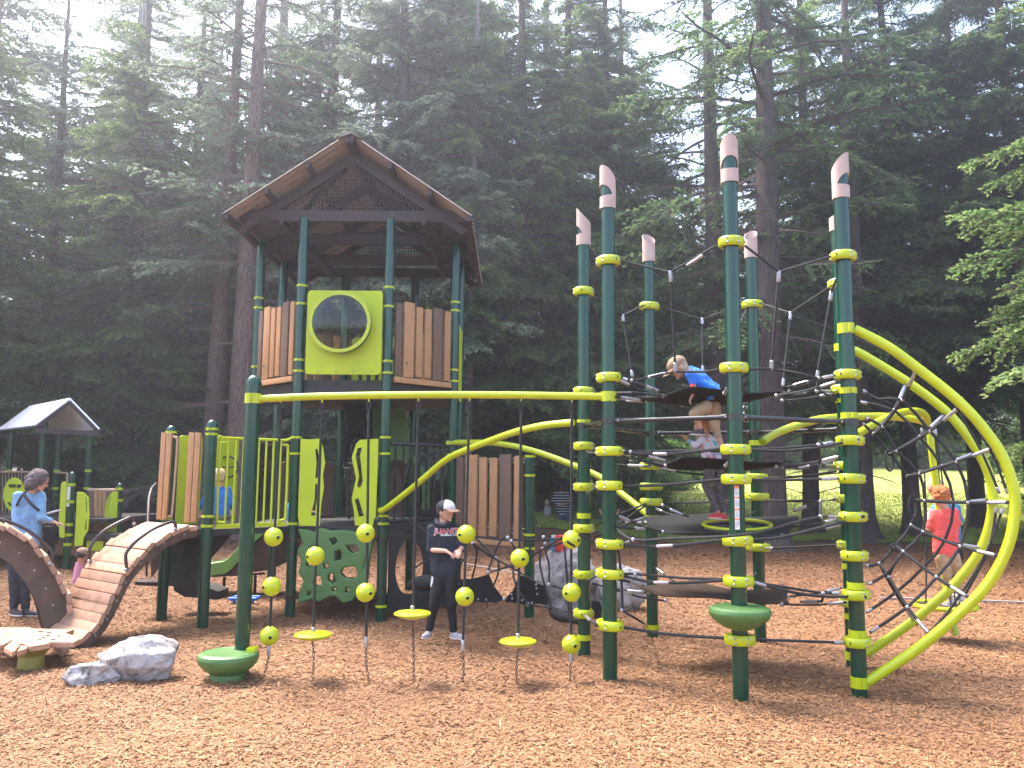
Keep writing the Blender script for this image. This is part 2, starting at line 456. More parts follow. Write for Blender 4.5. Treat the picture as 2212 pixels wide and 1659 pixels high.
# ================= GROUND =================
def ground_sheet():
    ys = np.concatenate([np.linspace(-8, 3, 12), np.linspace(3.2, 14, 90), np.linspace(14.3, 40, 60), np.linspace(41, 140, 40)])
    xs = np.concatenate([np.linspace(-90, -14, 30), np.linspace(-13.5, 13.5, 150), np.linspace(14, 90, 30)])
    X, Y = np.meshgrid(xs, ys); Z = gz(X, Y)
    v = np.stack([X, Y, Z], -1).reshape(-1, 3); nx = len(xs); f = []
    for j in range(len(ys)-1):
        for i in range(nx-1): f.append((j*nx+i, j*nx+i+1, (j+1)*nx+i+1, (j+1)*nx+i))
    me = bpy.data.meshes.new('ground'); me.from_pydata(v.tolist(), [], f); me.polygons.foreach_set('use_smooth', [True]*len(f))
    m = bpy.data.materials.new('mulch'); m.use_nodes = True
    n = m.node_tree.nodes; l = m.node_tree.links; b = n['Principled BSDF']; b.inputs['Roughness'].default_value = .9
    tc = n.new('ShaderNodeTexCoord')
    def chipnoise(ang, sc_):
        mp = n.new('ShaderNodeMapping'); mp.inputs['Rotation'].default_value = (0, 0, ang); mp.inputs['Scale'].default_value = (sc_, sc_*4, sc_)
        l.new(tc.outputs['Object'], mp.inputs[0])
        v_ = n.new('ShaderNodeTexVoronoi'); v_.inputs['Scale'].default_value = 1; v_.inputs['Randomness'].default_value = 1
        l.new(mp.outputs[0], v_.inputs['Vector'])
        s = n.new('ShaderNodeSeparateColor'); l.new(v_.outputs['Color'], s.inputs[0])
        return s.outputs[0]
    a = chipnoise(.3, 34); c = chipnoise(1.9, 30)
    pn = n.new('ShaderNodeTexNoise'); pn.inputs['Scale'].default_value = 14; l.new(tc.outputs['Object'], pn.inputs['Vector'])
    st = n.new('ShaderNodeMath'); st.operation = 'GREATER_THAN'; st.inputs[1].default_value = .5; l.new(pn.outputs[0], st.inputs[0])
    mx = n.new('ShaderNodeMix'); l.new(st.outputs[0], mx.inputs[0]); l.new(a, mx.inputs[2]); l.new(c, mx.inputs[3])
    big = n.new('ShaderNodeTexNoise'); big.inputs['Scale'].default_value = .55; big.inputs['Detail'].default_value = 5; l.new(tc.outputs['Object'], big.inputs['Vector'])
    cr = n.new('ShaderNodeValToRGB'); e = cr.color_ramp.elements
    e[0].position = 0; e[0].color = (.13, .060, .027, 1); e[1].position = 1; e[1].color = (.38, .22, .12, 1)
    for p, q in ((.25, (.18, .085, .038, 1)), (.55, (.24, .118, .054, 1)), (.85, (.30, .155, .078, 1))):
        z = e.new(p); z.color = q
    l.new(mx.outputs[0], cr.inputs[0])
    # redder, finer soil behind the play area and dark leaf litter under the trees
    sx = n.new('ShaderNodeSeparateXYZ'); l.new(tc.outputs['Object'], sx.inputs[0])
    def ramp(inp, lo, hi):
        r = n.new('ShaderNodeMapRange'); r.inputs[1].default_value = lo; r.inputs[2].default_value = hi; l.new(inp, r.inputs[0]); return r.outputs[0]
    def mul(a_, b_):
        r = n.new('ShaderNodeMath'); r.operation = 'MULTIPLY'; l.new(a_, r.inputs[0])
        if isinstance(b_, (int, float)): r.inputs[1].default_value = b_
        else: l.new(b_, r.inputs[1])
        return r.outputs[0]
    ad = n.new('ShaderNodeMath'); ad.operation = 'ADD'; l.new(sx.outputs[1], ad.inputs[0]); l.new(mul(big.outputs[0], 5.), ad.inputs[1])
    def mixc(fac, A, col):
        r = n.new('ShaderNodeMix'); r.data_type = 'RGBA'; l.new(fac, r.inputs[0]); l.new(A, r.inputs[6])
        r.inputs[7].default_value = (*col, 1); return r.outputs[2]
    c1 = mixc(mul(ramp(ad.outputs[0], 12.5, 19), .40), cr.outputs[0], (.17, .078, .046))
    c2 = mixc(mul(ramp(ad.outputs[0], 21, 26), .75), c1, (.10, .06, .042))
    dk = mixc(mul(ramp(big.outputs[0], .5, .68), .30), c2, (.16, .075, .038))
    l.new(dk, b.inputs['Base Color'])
    bp = n.new('ShaderNodeBump'); bp.inputs['Strength'].default_value = .8; bp.inputs['Distance'].default_value = .02
    l.new(mx.outputs[0], bp.inputs['Height']); l.new(bp.outputs[0], b.inputs['Normal'])
    me.materials.append(m)
    link('ground', me, kind='structure', label='orange brown wood chip mulch ground of the playground')
ground_sheet()
def lawn_edge(x):
    x = np.asarray(x, float)
    w_ = .7*np.sin(x*.9)+.45*np.sin(x*2.3+1)+.2*np.sin(x*6.1)
    e = np.where(x > 0.4, 24+1.0*np.sin(x*.35+.6), 34)
    t = np.clip((x+.5)/1.2, 0, 1)
    return 34*(1-t)+(22.6+.07*np.maximum(x-6, 0))*t+w_*.5
def lawn():
    xs = np.linspace(-60, 70, 420); rows = np.concatenate([np.linspace(0, .1, 12), np.linspace(.12, 1, 50)])
    X = np.repeat(xs[None], len(rows), 0); E0 = lawn_edge(xs)
    Y = E0[None]+rows[:, None]*(125-E0[None]); Z = gz(X, Y)+.02
    v = np.stack([X, Y, Z], -1).reshape(-1, 3); nx = len(xs)
    f = [(j*nx+i, j*nx+i+1, (j+1)*nx+i+1, (j+1)*nx+i) for j in range(len(rows)-1) for i in range(nx-1)]
    me = bpy.data.meshes.new('lawn'); me.from_pydata(v.tolist(), [], f); me.polygons.foreach_set('use_smooth', [True]*len(f))
    m = mat('lawn', (.26, .31, .07), .9)
    n = m.node_tree.nodes; l = m.node_tree.links; b = n['Principled BSDF']
    tc = n.new('ShaderNodeTexCoord')
    a = n.new('ShaderNodeTexNoise'); a.inputs['Scale'].default_value = .35; a.inputs['Detail'].default_value = 8; a.inputs['Roughness'].default_value = .7
    l.new(tc.outputs['Object'], a.inputs['Vector'])
    cr = n.new('ShaderNodeValToRGB'); e = cr.color_ramp.elements
    e[0].position = .32; e[0].color = (.22, .30, .055, 1); e[1].position = .66; e[1].color = (.52, .51, .16, 1)
    q = e.new(.5); q.color = (.38, .42, .09, 1)
    l.new(a.outputs[0], cr.inputs[0]); l.new(cr.outputs[0], b.inputs['Base Color'])
    fb = n.new('ShaderNodeTexNoise'); fb.inputs['Scale'].default_value = 30; l.new(tc.outputs['Object'], fb.inputs['Vector'])
    bp = n.new('ShaderNodeBump'); bp.inputs['Distance'].default_value = .1; l.new(fb.outputs[0], bp.inputs['Height']); l.new(bp.outputs[0], b.inputs['Normal'])
    me.materials.append(m)
    link('lawn', me, kind='structure', label='sunlit yellow green lawn behind the playground')
lawn()
rng = np.random.default_rng(7)
def chips():
    N = 460000
    # denser near the viewer
    Y = 3.6+ (rng.random(N)**1.35)*18.5
    X = (rng.random(N)*2-1)*(Y*.66+.5)
    Z = gz(X, Y)
    yaw = rng.random(N)*2*PI; pit = rng.normal(0, .17, N); rol = rng.normal(0, .32, N)
    L = np.clip(rng.lognormal(math.log(.0128), .40, N), .005, .05); W = np.clip(rng.normal(.0042, .0015, N), .0018, .009)
    far = 1+np.clip(Y-6, 0, 16)*.065
    L *= far; W *= far
    d = np.stack([np.cos(yaw)*np.cos(pit), np.sin(yaw)*np.cos(pit), np.sin(pit)], -1)
    s0 = np.stack([-np.sin(yaw), np.cos(yaw), np.zeros(N)], -1)
    up = np.cross(d, s0)
    s = s0*np.cos(rol)[:, None]+up*np.sin(rol)[:, None]
    c = np.stack([X, Y, Z+.004+rng.random(N)*.010+np.abs(np.sin(pit))*L*.8], -1)
    tp = rng.uniform(.3, 1, N)[:, None]
    V = np.stack([c-d*L[:, None]-s*W[:, None]*tp, c+d*L[:, None]-s*W[:, None], c+d*L[:, None]+s*W[:, None]*tp, c-d*L[:, None]+s*W[:, None]], 1)
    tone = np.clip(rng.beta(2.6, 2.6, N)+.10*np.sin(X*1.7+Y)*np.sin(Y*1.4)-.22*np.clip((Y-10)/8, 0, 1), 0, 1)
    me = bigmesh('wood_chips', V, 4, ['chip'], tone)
    link('wood_chips', me, kind='stuff', label='loose shredded wood chips covering the play area')
chips()
def grass():
    N = 60000
    X = rng.uniform(-12, 22, N); E0 = lawn_edge(X); Y = E0+(rng.random(N)**2)*16-.15
    k = np.abs(X) < Y*.68; X = X[k]; Y = Y[k]; N = len(X)
    Z = gz(X, Y)+.02; yaw = rng.random(N)*2*PI; h = rng.uniform(.03, .085, N); w_ = .012+.0006*Y
    b = np.stack([X, Y, Z], -1); s = np.stack([np.cos(yaw), np.sin(yaw), np.zeros(N)], -1)*w_[:, None]
    tip = b+np.stack([rng.normal(0, .03, N), rng.normal(0, .03, N), h], -1)
    V = np.stack([b-s, b+s, tip], 1)
    me = bigmesh('grass', V, 3, ['grass_blade'], np.clip(rng.normal(.5, .12, N)+.25*np.sin(X*.8)*np.sin(Y*.5), 0, 1))
    link('grass', me, kind='stuff', label='short grass blades growing on the lawn')
grass()
# pale edging strip laid in the mulch
def edging(pts, name_label, grp=None):
    b = MB(); P = [G(*p) for p in pts]
    for a, c in zip(P, P[1:]):
        a = Vector((a.x, a.y, g1(a.x, a.y)+.0)); c = Vector((c.x, c.y, g1(c.x, c.y)+.0)); b.bar(a, c, .08, .06)
    b.build('edging_strip', 'concrete', loc=(P[0].x, P[0].y, 0), label=name_label, cat='edging', group=grp)
edging([(985, 1216), (1060, 1227), (1130, 1239)], 'pale concrete edging strip in the mulch behind the boy in the cap', 'concrete edging strips')
edging([(440, 1192), (560, 1194)], 'pale concrete edging strip in the mulch beyond the green slide', 'concrete edging strips')
edging([(1900, 1292), (2060, 1296), (2215, 1303)], 'pale concrete edging strip in the mulch behind the yellow net arcs', 'concrete edging strips')

# ================= shared play parts =================
PR = .0605
LABELS_WARN = 0
def post_part(parent, X, Y, z1, z0=-.1, dome=False, name='post', label=None):
    b = MB()
    prof = [(PR, z0), (PR, z1-.06 if dome else z1)]
    if dome:
        b.lathe((X, Y, 0), [(PR, z0), (PR, z1-.07), (PR+.006, z1-.069), (PR+.006, z1-.045), (PR*.93, z1-.02), (PR*.7, z1+.0), (PR*.35, z1+.014), (.004, z1+.018)], 24)
    else:
        b.lathe((X, Y, 0), prof, 24)
    o = b.build(name, 'post_green', parent)
    if label: o['label'] = label
    return o
def band(post, X, Y, z, h=.045, lug=0., ro=.007):
    b = MB(); r = PR+ro
    b.lathe((X, Y, z), [(PR+.0005, -h/2), (r, -h/2), (r, h/2), (PR+.0005, h/2)], 20)
    for s in (-1, 1):
        a = lug+s*PI/2
        dx, dy = math.cos(a), math.sin(a)
        b.obox((X+dx*(r+.008), Y+dy*(r+.008), z), (dx*.016, dy*.016, 0), (-dy*.009, dx*.009, 0), (0, 0, h*.42))
    b.mi = 1
    for s in (-1, 1):
        a = lug+s*PI/2+.0
        dx, dy = math.cos(a), math.sin(a)
        b.ball((X+dx*(r+.012), Y-.012, z), .0085, 8, 4)
    return b.build('clamp', ['lime', 'steel'], post)
def ring(post, X, Y, z, ang, elong=1.25, r=.098, h=.040, bolts=True):
    """fat flattened collar with a slot, stretched along ang"""
    b = MB(); u = Vector((math.cos(ang), math.sin(ang), 0))
    prof = []
    for i in range(9):
        a = -PI/2+PI*i/8
        prof.append((PR+.002+(r-PR)*(.35+.65*math.cos(a)**.6 if math.cos(a) > 1e-6 else .35), h*math.sin(a)))
    b.lathe((X, Y, z), [(PR-.001, -h*.8)]+prof+[(PR-.001, h*.8)], 28, sx=elong, sy=1.02, u=u)
    v = Vector((-u.y, u.x, 0))
    if bolts:
        b.mi = 1
        for s in (-1, 1):
            for q in (-1, 1):
                for side in (-1, 1):
                    a = side*PI/2+s*.42
                    d = u*math.cos(a)*elong+v*math.sin(a)
                    c = Vector((X, Y, z+q*h*.45))+d*(r*.985)
                    b.ball(c, .0115, 8, 5)
    b.mi = 2
    for s in (-1, 1):   # cable eyes at both ends of the collar
        c = Vector((X, Y, z))+u*s*(r*elong-.012)
        b.lathe(c-Vector((0, 0, 0)), [(.001, -.003), (.017, -.003), (.017, .003), (.001, .003)], 12, axis=(v if v.y < 0 else -v)*1.0, sx=1.2)
    return b.build('collar', ['lime', 'steel', 'dark_hole'], post)
def rope_mb(b, pts, r=.0105, k=4, n=7):
    b.tube(pts, r, n, True, k)
def sleeve(b, p, q, r=.0145):
    p = Vector(p); q = Vector(q); d = (q-p)
    b.tube([p, p+d*.06, p+d*.3, p+d*.7, p+d*.94, q], [r*.8, r, r, r, r, r*.75], 9)
def sag(p, q, s, n=5):
    p = Vector(p); q = Vector(q)
    return [p.lerp(q, i/n)-Vector((0, 0, s*4*(i/n)*(1-i/n))) for i in range(n+1)]
# ================= ROPE CLIMBER (seven tall posts) =================
PB = {1: (1318, 1470), 2: (1601, 1510), 3: (1857, 1495), 4: (1262, 1415), 5: (1410, 1375), 6: (1643, 1385), 7: (1843, 1437)}
PP = {k: G(*v) for k, v in PB.items()}
HC = Vector((sum(p.x for p in PP.values())/7, sum(p.y for p in PP.values())/7, 0))
def zp(i, py): return zat(PP[i].x, PP[i].y, py)
def pc(i, py): return Vector((PP[i].x, PP[i].y, zp(i, py)))
climber = thing('rope_climber', (HC.x, HC.y, 0), 'tall rope climber of seven green posts with tan slanted caps and black mats', 'climber')
POST = {}
tops = {1: 405, 2: 345, 3: 385, 4: 490, 5: 545, 6: 535, 7: 480}
captop = {1: (360, 452), 2: (296, 396), 3: (334, 430), 4: (450, 531), 5: (503, 566), 6: (495, 558), 7: (452, 500)}
outa = {}
for i in PP:
    o = PP[i]-HC; outa[i] = math.atan2(o.y, o.x)
def post_cap(parent, X, Y, zb, zt, an):
    r = PR+.010; n = 48; H = zt-zb; b = MB(); lo = []; hi = []; top = []
    for j in range(n+1):
        a = 2*PI*j/n; c = math.cos(a-an)
        top.append(zb+H*(.80+.20*c) if True else 0)
        base = zb+.0
        t = max(0., (c-.08)/.92)**.62
        l0 = zb+H*.30-0.03*H*c; lo.append(l0); hi.append(l0+H*.27*t)
    vs_ = []; fs = []
    def P(a, z, rr): return Vector((X+rr*math.cos(a), Y+rr*math.sin(a), z))
    for j in range(n):
        a0, a1 = 2*PI*j/n, 2*PI*(j+1)/n
        for (A0, B0, A1, B1) in ((zb, lo[j], zb, lo[j+1]), (hi[j], top[j], hi[j+1], top[j+1])):
            for rr, flip in ((r, 0), (r-.007, 1)):
                k = len(vs_); vs_ += [P(a0, A0, rr), P(a1, A1, rr), P(a1, B1, rr), P(a0, B0, rr)]
                fs.append([k, k+1, k+2, k+3] if not flip else [k+3, k+2, k+1, k])
            for (s0, s1) in ((A0, A1), (B0, B1)):
                k = len(vs_); vs_ += [P(a0, s0, r), P(a1, s1, r), P(a1, s1, r-.007), P(a0, s0, r-.007)]; fs.append([k, k+1, k+2, k+3])
    b.add(vs_, fs)
    me = bpy.data.meshes.new('post_cap'); me.from_pydata([tuple(v) for v in b.v], [], b.f); me.materials.append(MATS['cap_tan'])
    import bmesh
    bm = bmesh.new(); bm.from_mesh(me); bmesh.ops.remove_doubles(bm, verts=bm.verts, dist=.0004); bmesh.ops.recalc_face_normals(bm, faces=bm.faces); bm.to_mesh(me); bm.free()
    me.polygons.foreach_set('use_smooth', [True]*len(me.polygons)); me.set_sharp_from_angle(angle=R(40))
    return link('post_cap', me, parent)
rings = {1: [(565, 1.15), (816, 1.2), (975, 1.45), (1049, 1.35), (1175, 1.45), (1239, 1.45), (1350, 1.4)],
         2: [(524, 1.05), (795, 1.15), (971, 1.2), (1035, 1.2), (1168, 1.2), (1255, 1.2), (1381, 1.2)],
         3: [(554, 1.15), (810, 1.2), (952, 1.4), (1034, 1.25), (1116, 1.4), (1200, 1.2), (1284, 1.4), (1386, 1.25)],
         4: [(631, 1.2), (846, 1.3), (964, 1.3), (1052, 1.3), (1141, 1.3), (1240, 1.3), (1324, 1.3)],
         5: [(662, 1.15), (1007, 1.3), (1051, 1.3), (1084, 1.3)],
         6: [(658, 1.15), (1031, 1.2), (1073, 1.3), (1182, 1.3)],
         7: [(613, 1.1), (841, 1.2), (1006, 1.2), (1077, 1.2), (1177, 1.1), (1301, 1.2)]}
bands = {1: [(857, .085)], 2: [], 3: [(710, .085), (844, .05), (898, .05), (1265, .055), (1368, .055), (1473, .085)],
         4: [(913, .055), (1114, .05), (1376, .05)], 5: [(1118, .05), (1134, .045), (1354, .05)], 6: [(957, .055), (1285, .04)],
         7: [(751, .07), (866, .04), (1223, .05), (1330, .05), (1416, .07)]}
crossb = {1: 910, 2: 901, 3: 912, 4: 919, 5: 936, 6: 934, 7: 927}
for i, p in PP.items():
    ct, cb = captop[i]
    zt, zb = zp(i, ct), zp(i, cb)
    if i == 7: zb = zp(7, 500)
    b = MB(); b.lathe((p.x, p.y, 0), [(PR, -.15), (PR, zb+(zt-zb)*.55)], 28)
    po = b.build('post', 'post_green', climber); POST[i] = po
    post_cap(po, p.x, p.y, zb, zt, outa[i])
    for py, e in rings[i]: ring(po, p.x, p.y, zp(i, py), outa[i]+PI/2, e)
    for py, h in bands[i]: band(po, p.x, p.y, zp(i, py), h)
    b = MB(); b.lathe((p.x, p.y, zp(i, crossb[i])), [(PR+.001, -.028), (PR+.010, -.026), (PR+.010, .026), (PR+.001, .028)], 20)
    b.build('clamp', 'black_steel', po)
order = [1, 2, 3, 7, 6, 5, 4, 1]
for a, c in zip(order, order[1:]):
    p, q = pc(a, crossb[a]), pc(c, crossb[c]); d = (q-p).normalized()
    b = MB(); b.tube([p+d*(PR+.008), q-d*(PR+.008)], .020, 12)
    for e, s in ((p, 1), (q, -1)): b.tube([e+d*s*(PR+.004), e+d*s*(PR+.05)], .027, 10)
    b.mi = 1
    for e, s in ((p, 1), (q, -1)): b.ball(e+d*s*(PR+.02)+Vector((0, -.028, 0)), .009, 8, 4)
    b.build('crossbar', ['black_steel', 'steel'], climber)
# ropes between posts
def side(i, j):
    d = (PP[j]-PP[i]); d.z = 0; return d.normalized()
def rope(path, r=.0105, sl=(), knots=(), k=4, name='rope', parent=None):
    b = MB(); rope_mb(b, path, r, k); b.mi = 1
    P = smooth_path(path, 4)
    for t0, t1 in sl:
        n = len(P)-1
        def pt(t):
            x = t*n; i = min(int(x), n-1); return P[i].lerp(P[i+1], x-i)
        sleeve(b, pt(t0), pt(t1))
    for kn in knots: b.ball(kn, .018, 10, 6)
    return b.build(name, ['rope', 'steel'], parent or climber)
def px(x, y, a, c, t, bow=0.):
    """point at pixel (x, y) with depth between posts a and c"""
    Y = PP[a].y*(1-t)+PP[c].y*t+bow
    return at(x, y, Y)
E1 = .12
def ends(a, c, ya, yc):
    d = side(a, c); return pc(a, ya)+d*E1, pc(c, yc)-d*E1
nodes = {}
def top_v(a, c, ya, yc, nx, ny, lo, sl=()):
    """V shaped top rope with a hanging rope from its lowest point"""
    p, q = ends(a, c, ya, yc); Y = (PP[a].y+PP[c].y)/2
    n = at(nx, ny, Y); nodes[(a, c)] = n
    rope([p, n, q], k=1, sl=sl)
    l = at(lo[0], lo[1], Y+(HC.y-Y)*.12)
    b = MB(); rope_mb(b, [n, (n+l)/2, l], .0105, 2); b.mi = 1
    sleeve(b, n+Vector((0, 0, .012)), n.lerp(l, .10), .017); sleeve(b, l+Vector((0, 0, -.01)), l.lerp(n, .09), .017)
    b.build('rope', ['rope', 'steel'], climber)
    return l
lA = top_v(1, 2, 567, 526, 1448, 588, (1459, 803), sl=((.66, .82),))
lB = top_v(2, 3, 528, 556, 1683, 588, (1666, 797))
lC = top_v(4, 5, 633, 663, 1345, 682, (1366, 812))
lD = top_v(5, 6, 663, 659, 1517, 690, (1518, 800))
lE = top_v(6, 7, 659, 615, 1708, 676, (1691, 832))
lF = top_v(7, 3, 615, 556, 1796, 632, (1764, 818))
def rp(a, c, pts, **kw):
    """pts: (x, y, t) pixel points between the posts; None = the post ends"""
    return [px(x, y, a, c, t, b) if True else 0 for x, y, t, b in [(*q, 0)[:4] if len(q) == 3 else q for q in pts]]
# level of the first big mat
p, q = ends(1, 2, 818, 796)
rope([p, px(1365, 822, 1, 2, .17), px(1410, 813, 1, 2, .35), lA, px(1520, 803, 1, 2, .75), q], sl=((.04, .14), (.36, .52)), knots=[px(1365, 822, 1, 2, .17)], k=2)
p, q = ends(2, 3, 797, 812)
rope([p, lB, px(1730, 807, 2, 3, .55), px(1768, 817, 2, 3, .75), q], sl=((.80, .96),), knots=[px(1768, 817, 2, 3, .75)], k=2)
rope([px(1365, 822, 1, 2, .17), px(1395, 834, 1, 2, .30), px(1425, 846, 1, 2, .42, .12)], sl=((.5, .9),), k=2)
rope([px(1768, 817, 2, 3, .75), px(1740, 826, 2, 3, .6), px(1700, 836, 2, 3, .5, .15)], sl=((.4, .8),), k=2)
rope([px(1768, 817, 2, 3, .75), px(1764, 842, 2, 3, .75)], k=1)
rope([ends(4, 5, 848, 850)[0], at(1366, 848, 7.2), at(1440, 856, 7.4)], k=2)
rope([pc(1, 857)+side(1, 2)*.06, at(1340, 858, 7.0), at(1385, 865, 7.2)], sl=((.5, .95),), k=2)
rope([ends(6, 7, 848, 843)[1], at(1764, 845, 7.2), at(1710, 850, 7.4)], sl=((.15, .4), (.7, .95)), knots=[at(1764, 845, 7.2)], k=2)
rope([pc(7, 866)-side(6, 7)*.06, at(1770, 843, 7.2)], k=1)
# level ~976
p, q = ends(1, 2, 977, 969)
rope([p+Vector((.02, 0, -.01)), px(1400, 980, 1, 2, .4), px(1460, 980, 1, 2, .6), q], sl=((.40, .58),), k=2, r=.0125)
rope([p+Vector((0, .02, .012)), px(1362, 976, 1, 2, .2), px(1400, 975, 1, 2, .4, .1), px(1565, 972, 1, 2, .8, .15)], sl=((.0, .16),), knots=[px(1362, 976, 1, 2, .2)], k=2)
rope([px(1362, 976, 1, 2, .2), px(1400, 986, 1, 2, .35, .1), px(1440, 996, 1, 2, .5, .3)], sl=((.5, .95),), k=2)
p, q = ends(2, 3, 970, 952)
rope([p, px(1680, 974, 2, 3, .4), px(1760, 968, 2, 3, .7), pc(3, 950)+Vector((.03, -.10, .0))], k=2, r=.0125)
rope([p, px(1690, 968, 2, 3, .4, .1), px(1768, 961, 2, 3, .72), px(1800, 955, 2, 3, .85)], sl=((.74, .98),), knots=[px(1768, 961, 2, 3, .72)], k=2)
rope([px(1770, 963, 2, 3, .72), px(1770, 1003, 2, 3, .72, .25)], k=1)
rope([ends(6, 7, 1010, 1006)[1], at(1770, 1004, 7.4), at(1722, 1012, 7.5)], sl=((.1, .35), (.7, .95)), knots=[at(1770, 1004, 7.4)], k=2)
# level ~1040
p, q = ends(1, 2, 1050, 1036)
rope([p, px(1440, 1047, 1, 2, .5), q], k=4, r=.0125)
p, q = ends(2, 3, 1036, 1034)
rope([p, px(1690, 1037, 2, 3, .4), q], k=4, r=.0112, sl=((.82, .98),))
rope([ends(6, 7, 1032, 1020)[0], at(1720, 1030, 7.6), ends(6, 7, 1032, 1018)[1]], k=4)
rope([pc(5, 1010)+Vector((.06, -.08, 0)), at(1480, 1022, 7.8), at(1560, 1026, 7.8)], k=3)
# level ~1080-1120
p, q = ends(5, 6, 1087, 1083)
rope([p, q], k=1)
rope([at(1432, 1092, 7.85), at(1460, 1106, 7.8), at(1488, 1116, 7.75)], sl=((.3, .75),), knots=[at(1432, 1092, 7.85)], k=2)
rope([ends(4, 5, 1141, 1090)[0], at(1340, 1110, 7.5), ends(4, 5, 1141, 1088)[1]], k=1)
rope([pc(4, 1160)+Vector((.1, 0, 0)), at(1330, 1135, 7.4), pc(5, 1092)+Vector((-.07, -.05, 0))], k=2)
rope([at(1334, 1141, 7.0), at(1365, 1128, 7.3), at(1395, 1118, 7.5)], k=1, sl=((.6, .95),))
rope([at(1334, 1139, 7.0), at(1395, 1143, 7.2)], k=1, sl=((.6, .95),))
rope([at(1334, 1143, 6.95), at(1368, 1166, 6.7), at(1460, 1163, 6.5), at(1562, 1159, 6.3), at(1640, 1150, 6.35), at(1720, 1128, 6.4), at(1772, 1117, 6.5), ends(2, 3, 1116, 1116)[1]], k=3, r=.0112, sl=((.90, .99),), knots=[at(1368, 1166, 6.7), at(1772, 1116, 6.5)])
rope([at(1772, 1117, 6.5), at(1772, 1084, 6.7)], k=1)
rope([ends(6, 7, 1080, 1077)[0], at(1772, 1083, 7.0), ends(6, 7, 1080, 1077)[1]], k=2, sl=((.82, .97),), knots=[at(1772, 1083, 7.0)])
rope([at(1772, 1083, 7.0), at(1740, 1094, 7.2), at(1714, 1104, 7.3)], sl=((.45, .95),), k=1)
# level ~1175
p, q = ends(1, 2, 1177, 1168)
rope([p, px(1440, 1180, 1, 2, .5), q], k=4, r=.0125, sl=((.40, .56),))
rope([p+Vector((0, .03, .01)), px(1368, 1167, 1, 2, .2)], k=1, sl=((.1, .7),))
p, q = ends(2, 3, 1167, 1116)
rope([p, px(1690, 1160, 2, 3, .35), px(1780, 1138, 2, 3, .7), pc(3, 1114)+Vector((.05, -.10, 0))], k=4, r=.0125)
p, q = ends(6, 7, 1183, 1179)
rope([p, q], k=1, sl=((.0, .1),))
# level ~1250
p, q = ends(1, 2, 1241, 1256)
rope([p, px(1400, 1257, 1, 2, .4), px(1470, 1259, 1, 2, .6), q], k=2, r=.0125, sl=((.40, .56),))
rope([p+Vector((0, .03, .008)), px(1372, 1240, 1, 2, .2), px(1480, 1249, 1, 2, .6, .05), px(1570, 1251, 1, 2, .85)], k=2, sl=((.0, .14),), knots=[px(1372, 1241, 1, 2, .2)])
rope([at(1334, 1252, 7.0), at(1360, 1257, 7.0), at(1388, 1265, 7.1)], k=2, sl=((.5, .95),))
p, q = ends(2, 3, 1258, 1284)
rope([p, px(1680, 1272, 2, 3, .35), px(1760, 1287, 2, 3, .7), pc(3, 1286)+Vector((.04, -.10, 0))], k=3, r=.0125, sl=((.02, .2),))
rope([p, px(1700, 1269, 2, 3, .4, .08), px(1778, 1281, 2, 3, .75, .05), px(1815, 1281, 2, 3, .9)], k=2, sl=((.8, .98),), knots=[px(1778, 1282, 2, 3, .75)])
rope([px(1778, 1282, 2, 3, .75, .05), at(1776, 1299, 6.8), at(1730, 1300, 7.2)], k=1, sl=((.6, .95),))
# lowest ring
p, q = ends(1, 2, 1352, 1382)
rope([p, px(1440, 1370, 1, 2, .5), q], k=4, r=.0125)
p, q = ends(2, 3, 1383, 1387)
rope([p, q], k=1, r=.0112, sl=((.88, .99),))
rope([at(1334, 1180, 6.95), at(1342, 1240, 7.0), at(1345, 1320, 7.0)], k=2)
rope([at(1345, 1320, 7.0), at(1380, 1340, 7.2), pc(5, 1352)+Vector((-.06, 0, 0))], k=2, sl=((.7, .95),), knots=[at(1343, 1318, 7.0)])
rope([pc(4, 1326)+Vector((0, -.09, 0)), at(1280, 1345, 6.9), pc(1, 1352)+Vector((-.1, 0, 0))], k=3, sl=((.05, .35),))
for ya, yb in ((966, 979), (1054, 1052), (1243, 1243)):
    rope([pc(4, ya)+Vector((-.03, -.10, -.01)), at(1270, ya+11, PP[4].y-.2), pc(1, yb)+Vector((-.10, .02, 0))], k=3, r=.009)
rope([at(1241, 1180, 6.7), at(1225, 1170, 6.6)], k=1)
rope([pc(1, 1177)+Vector((-.12, 0, 0)), at(1270, 1165, 6.8), at(1250, 1155, 6.75)], k=3)
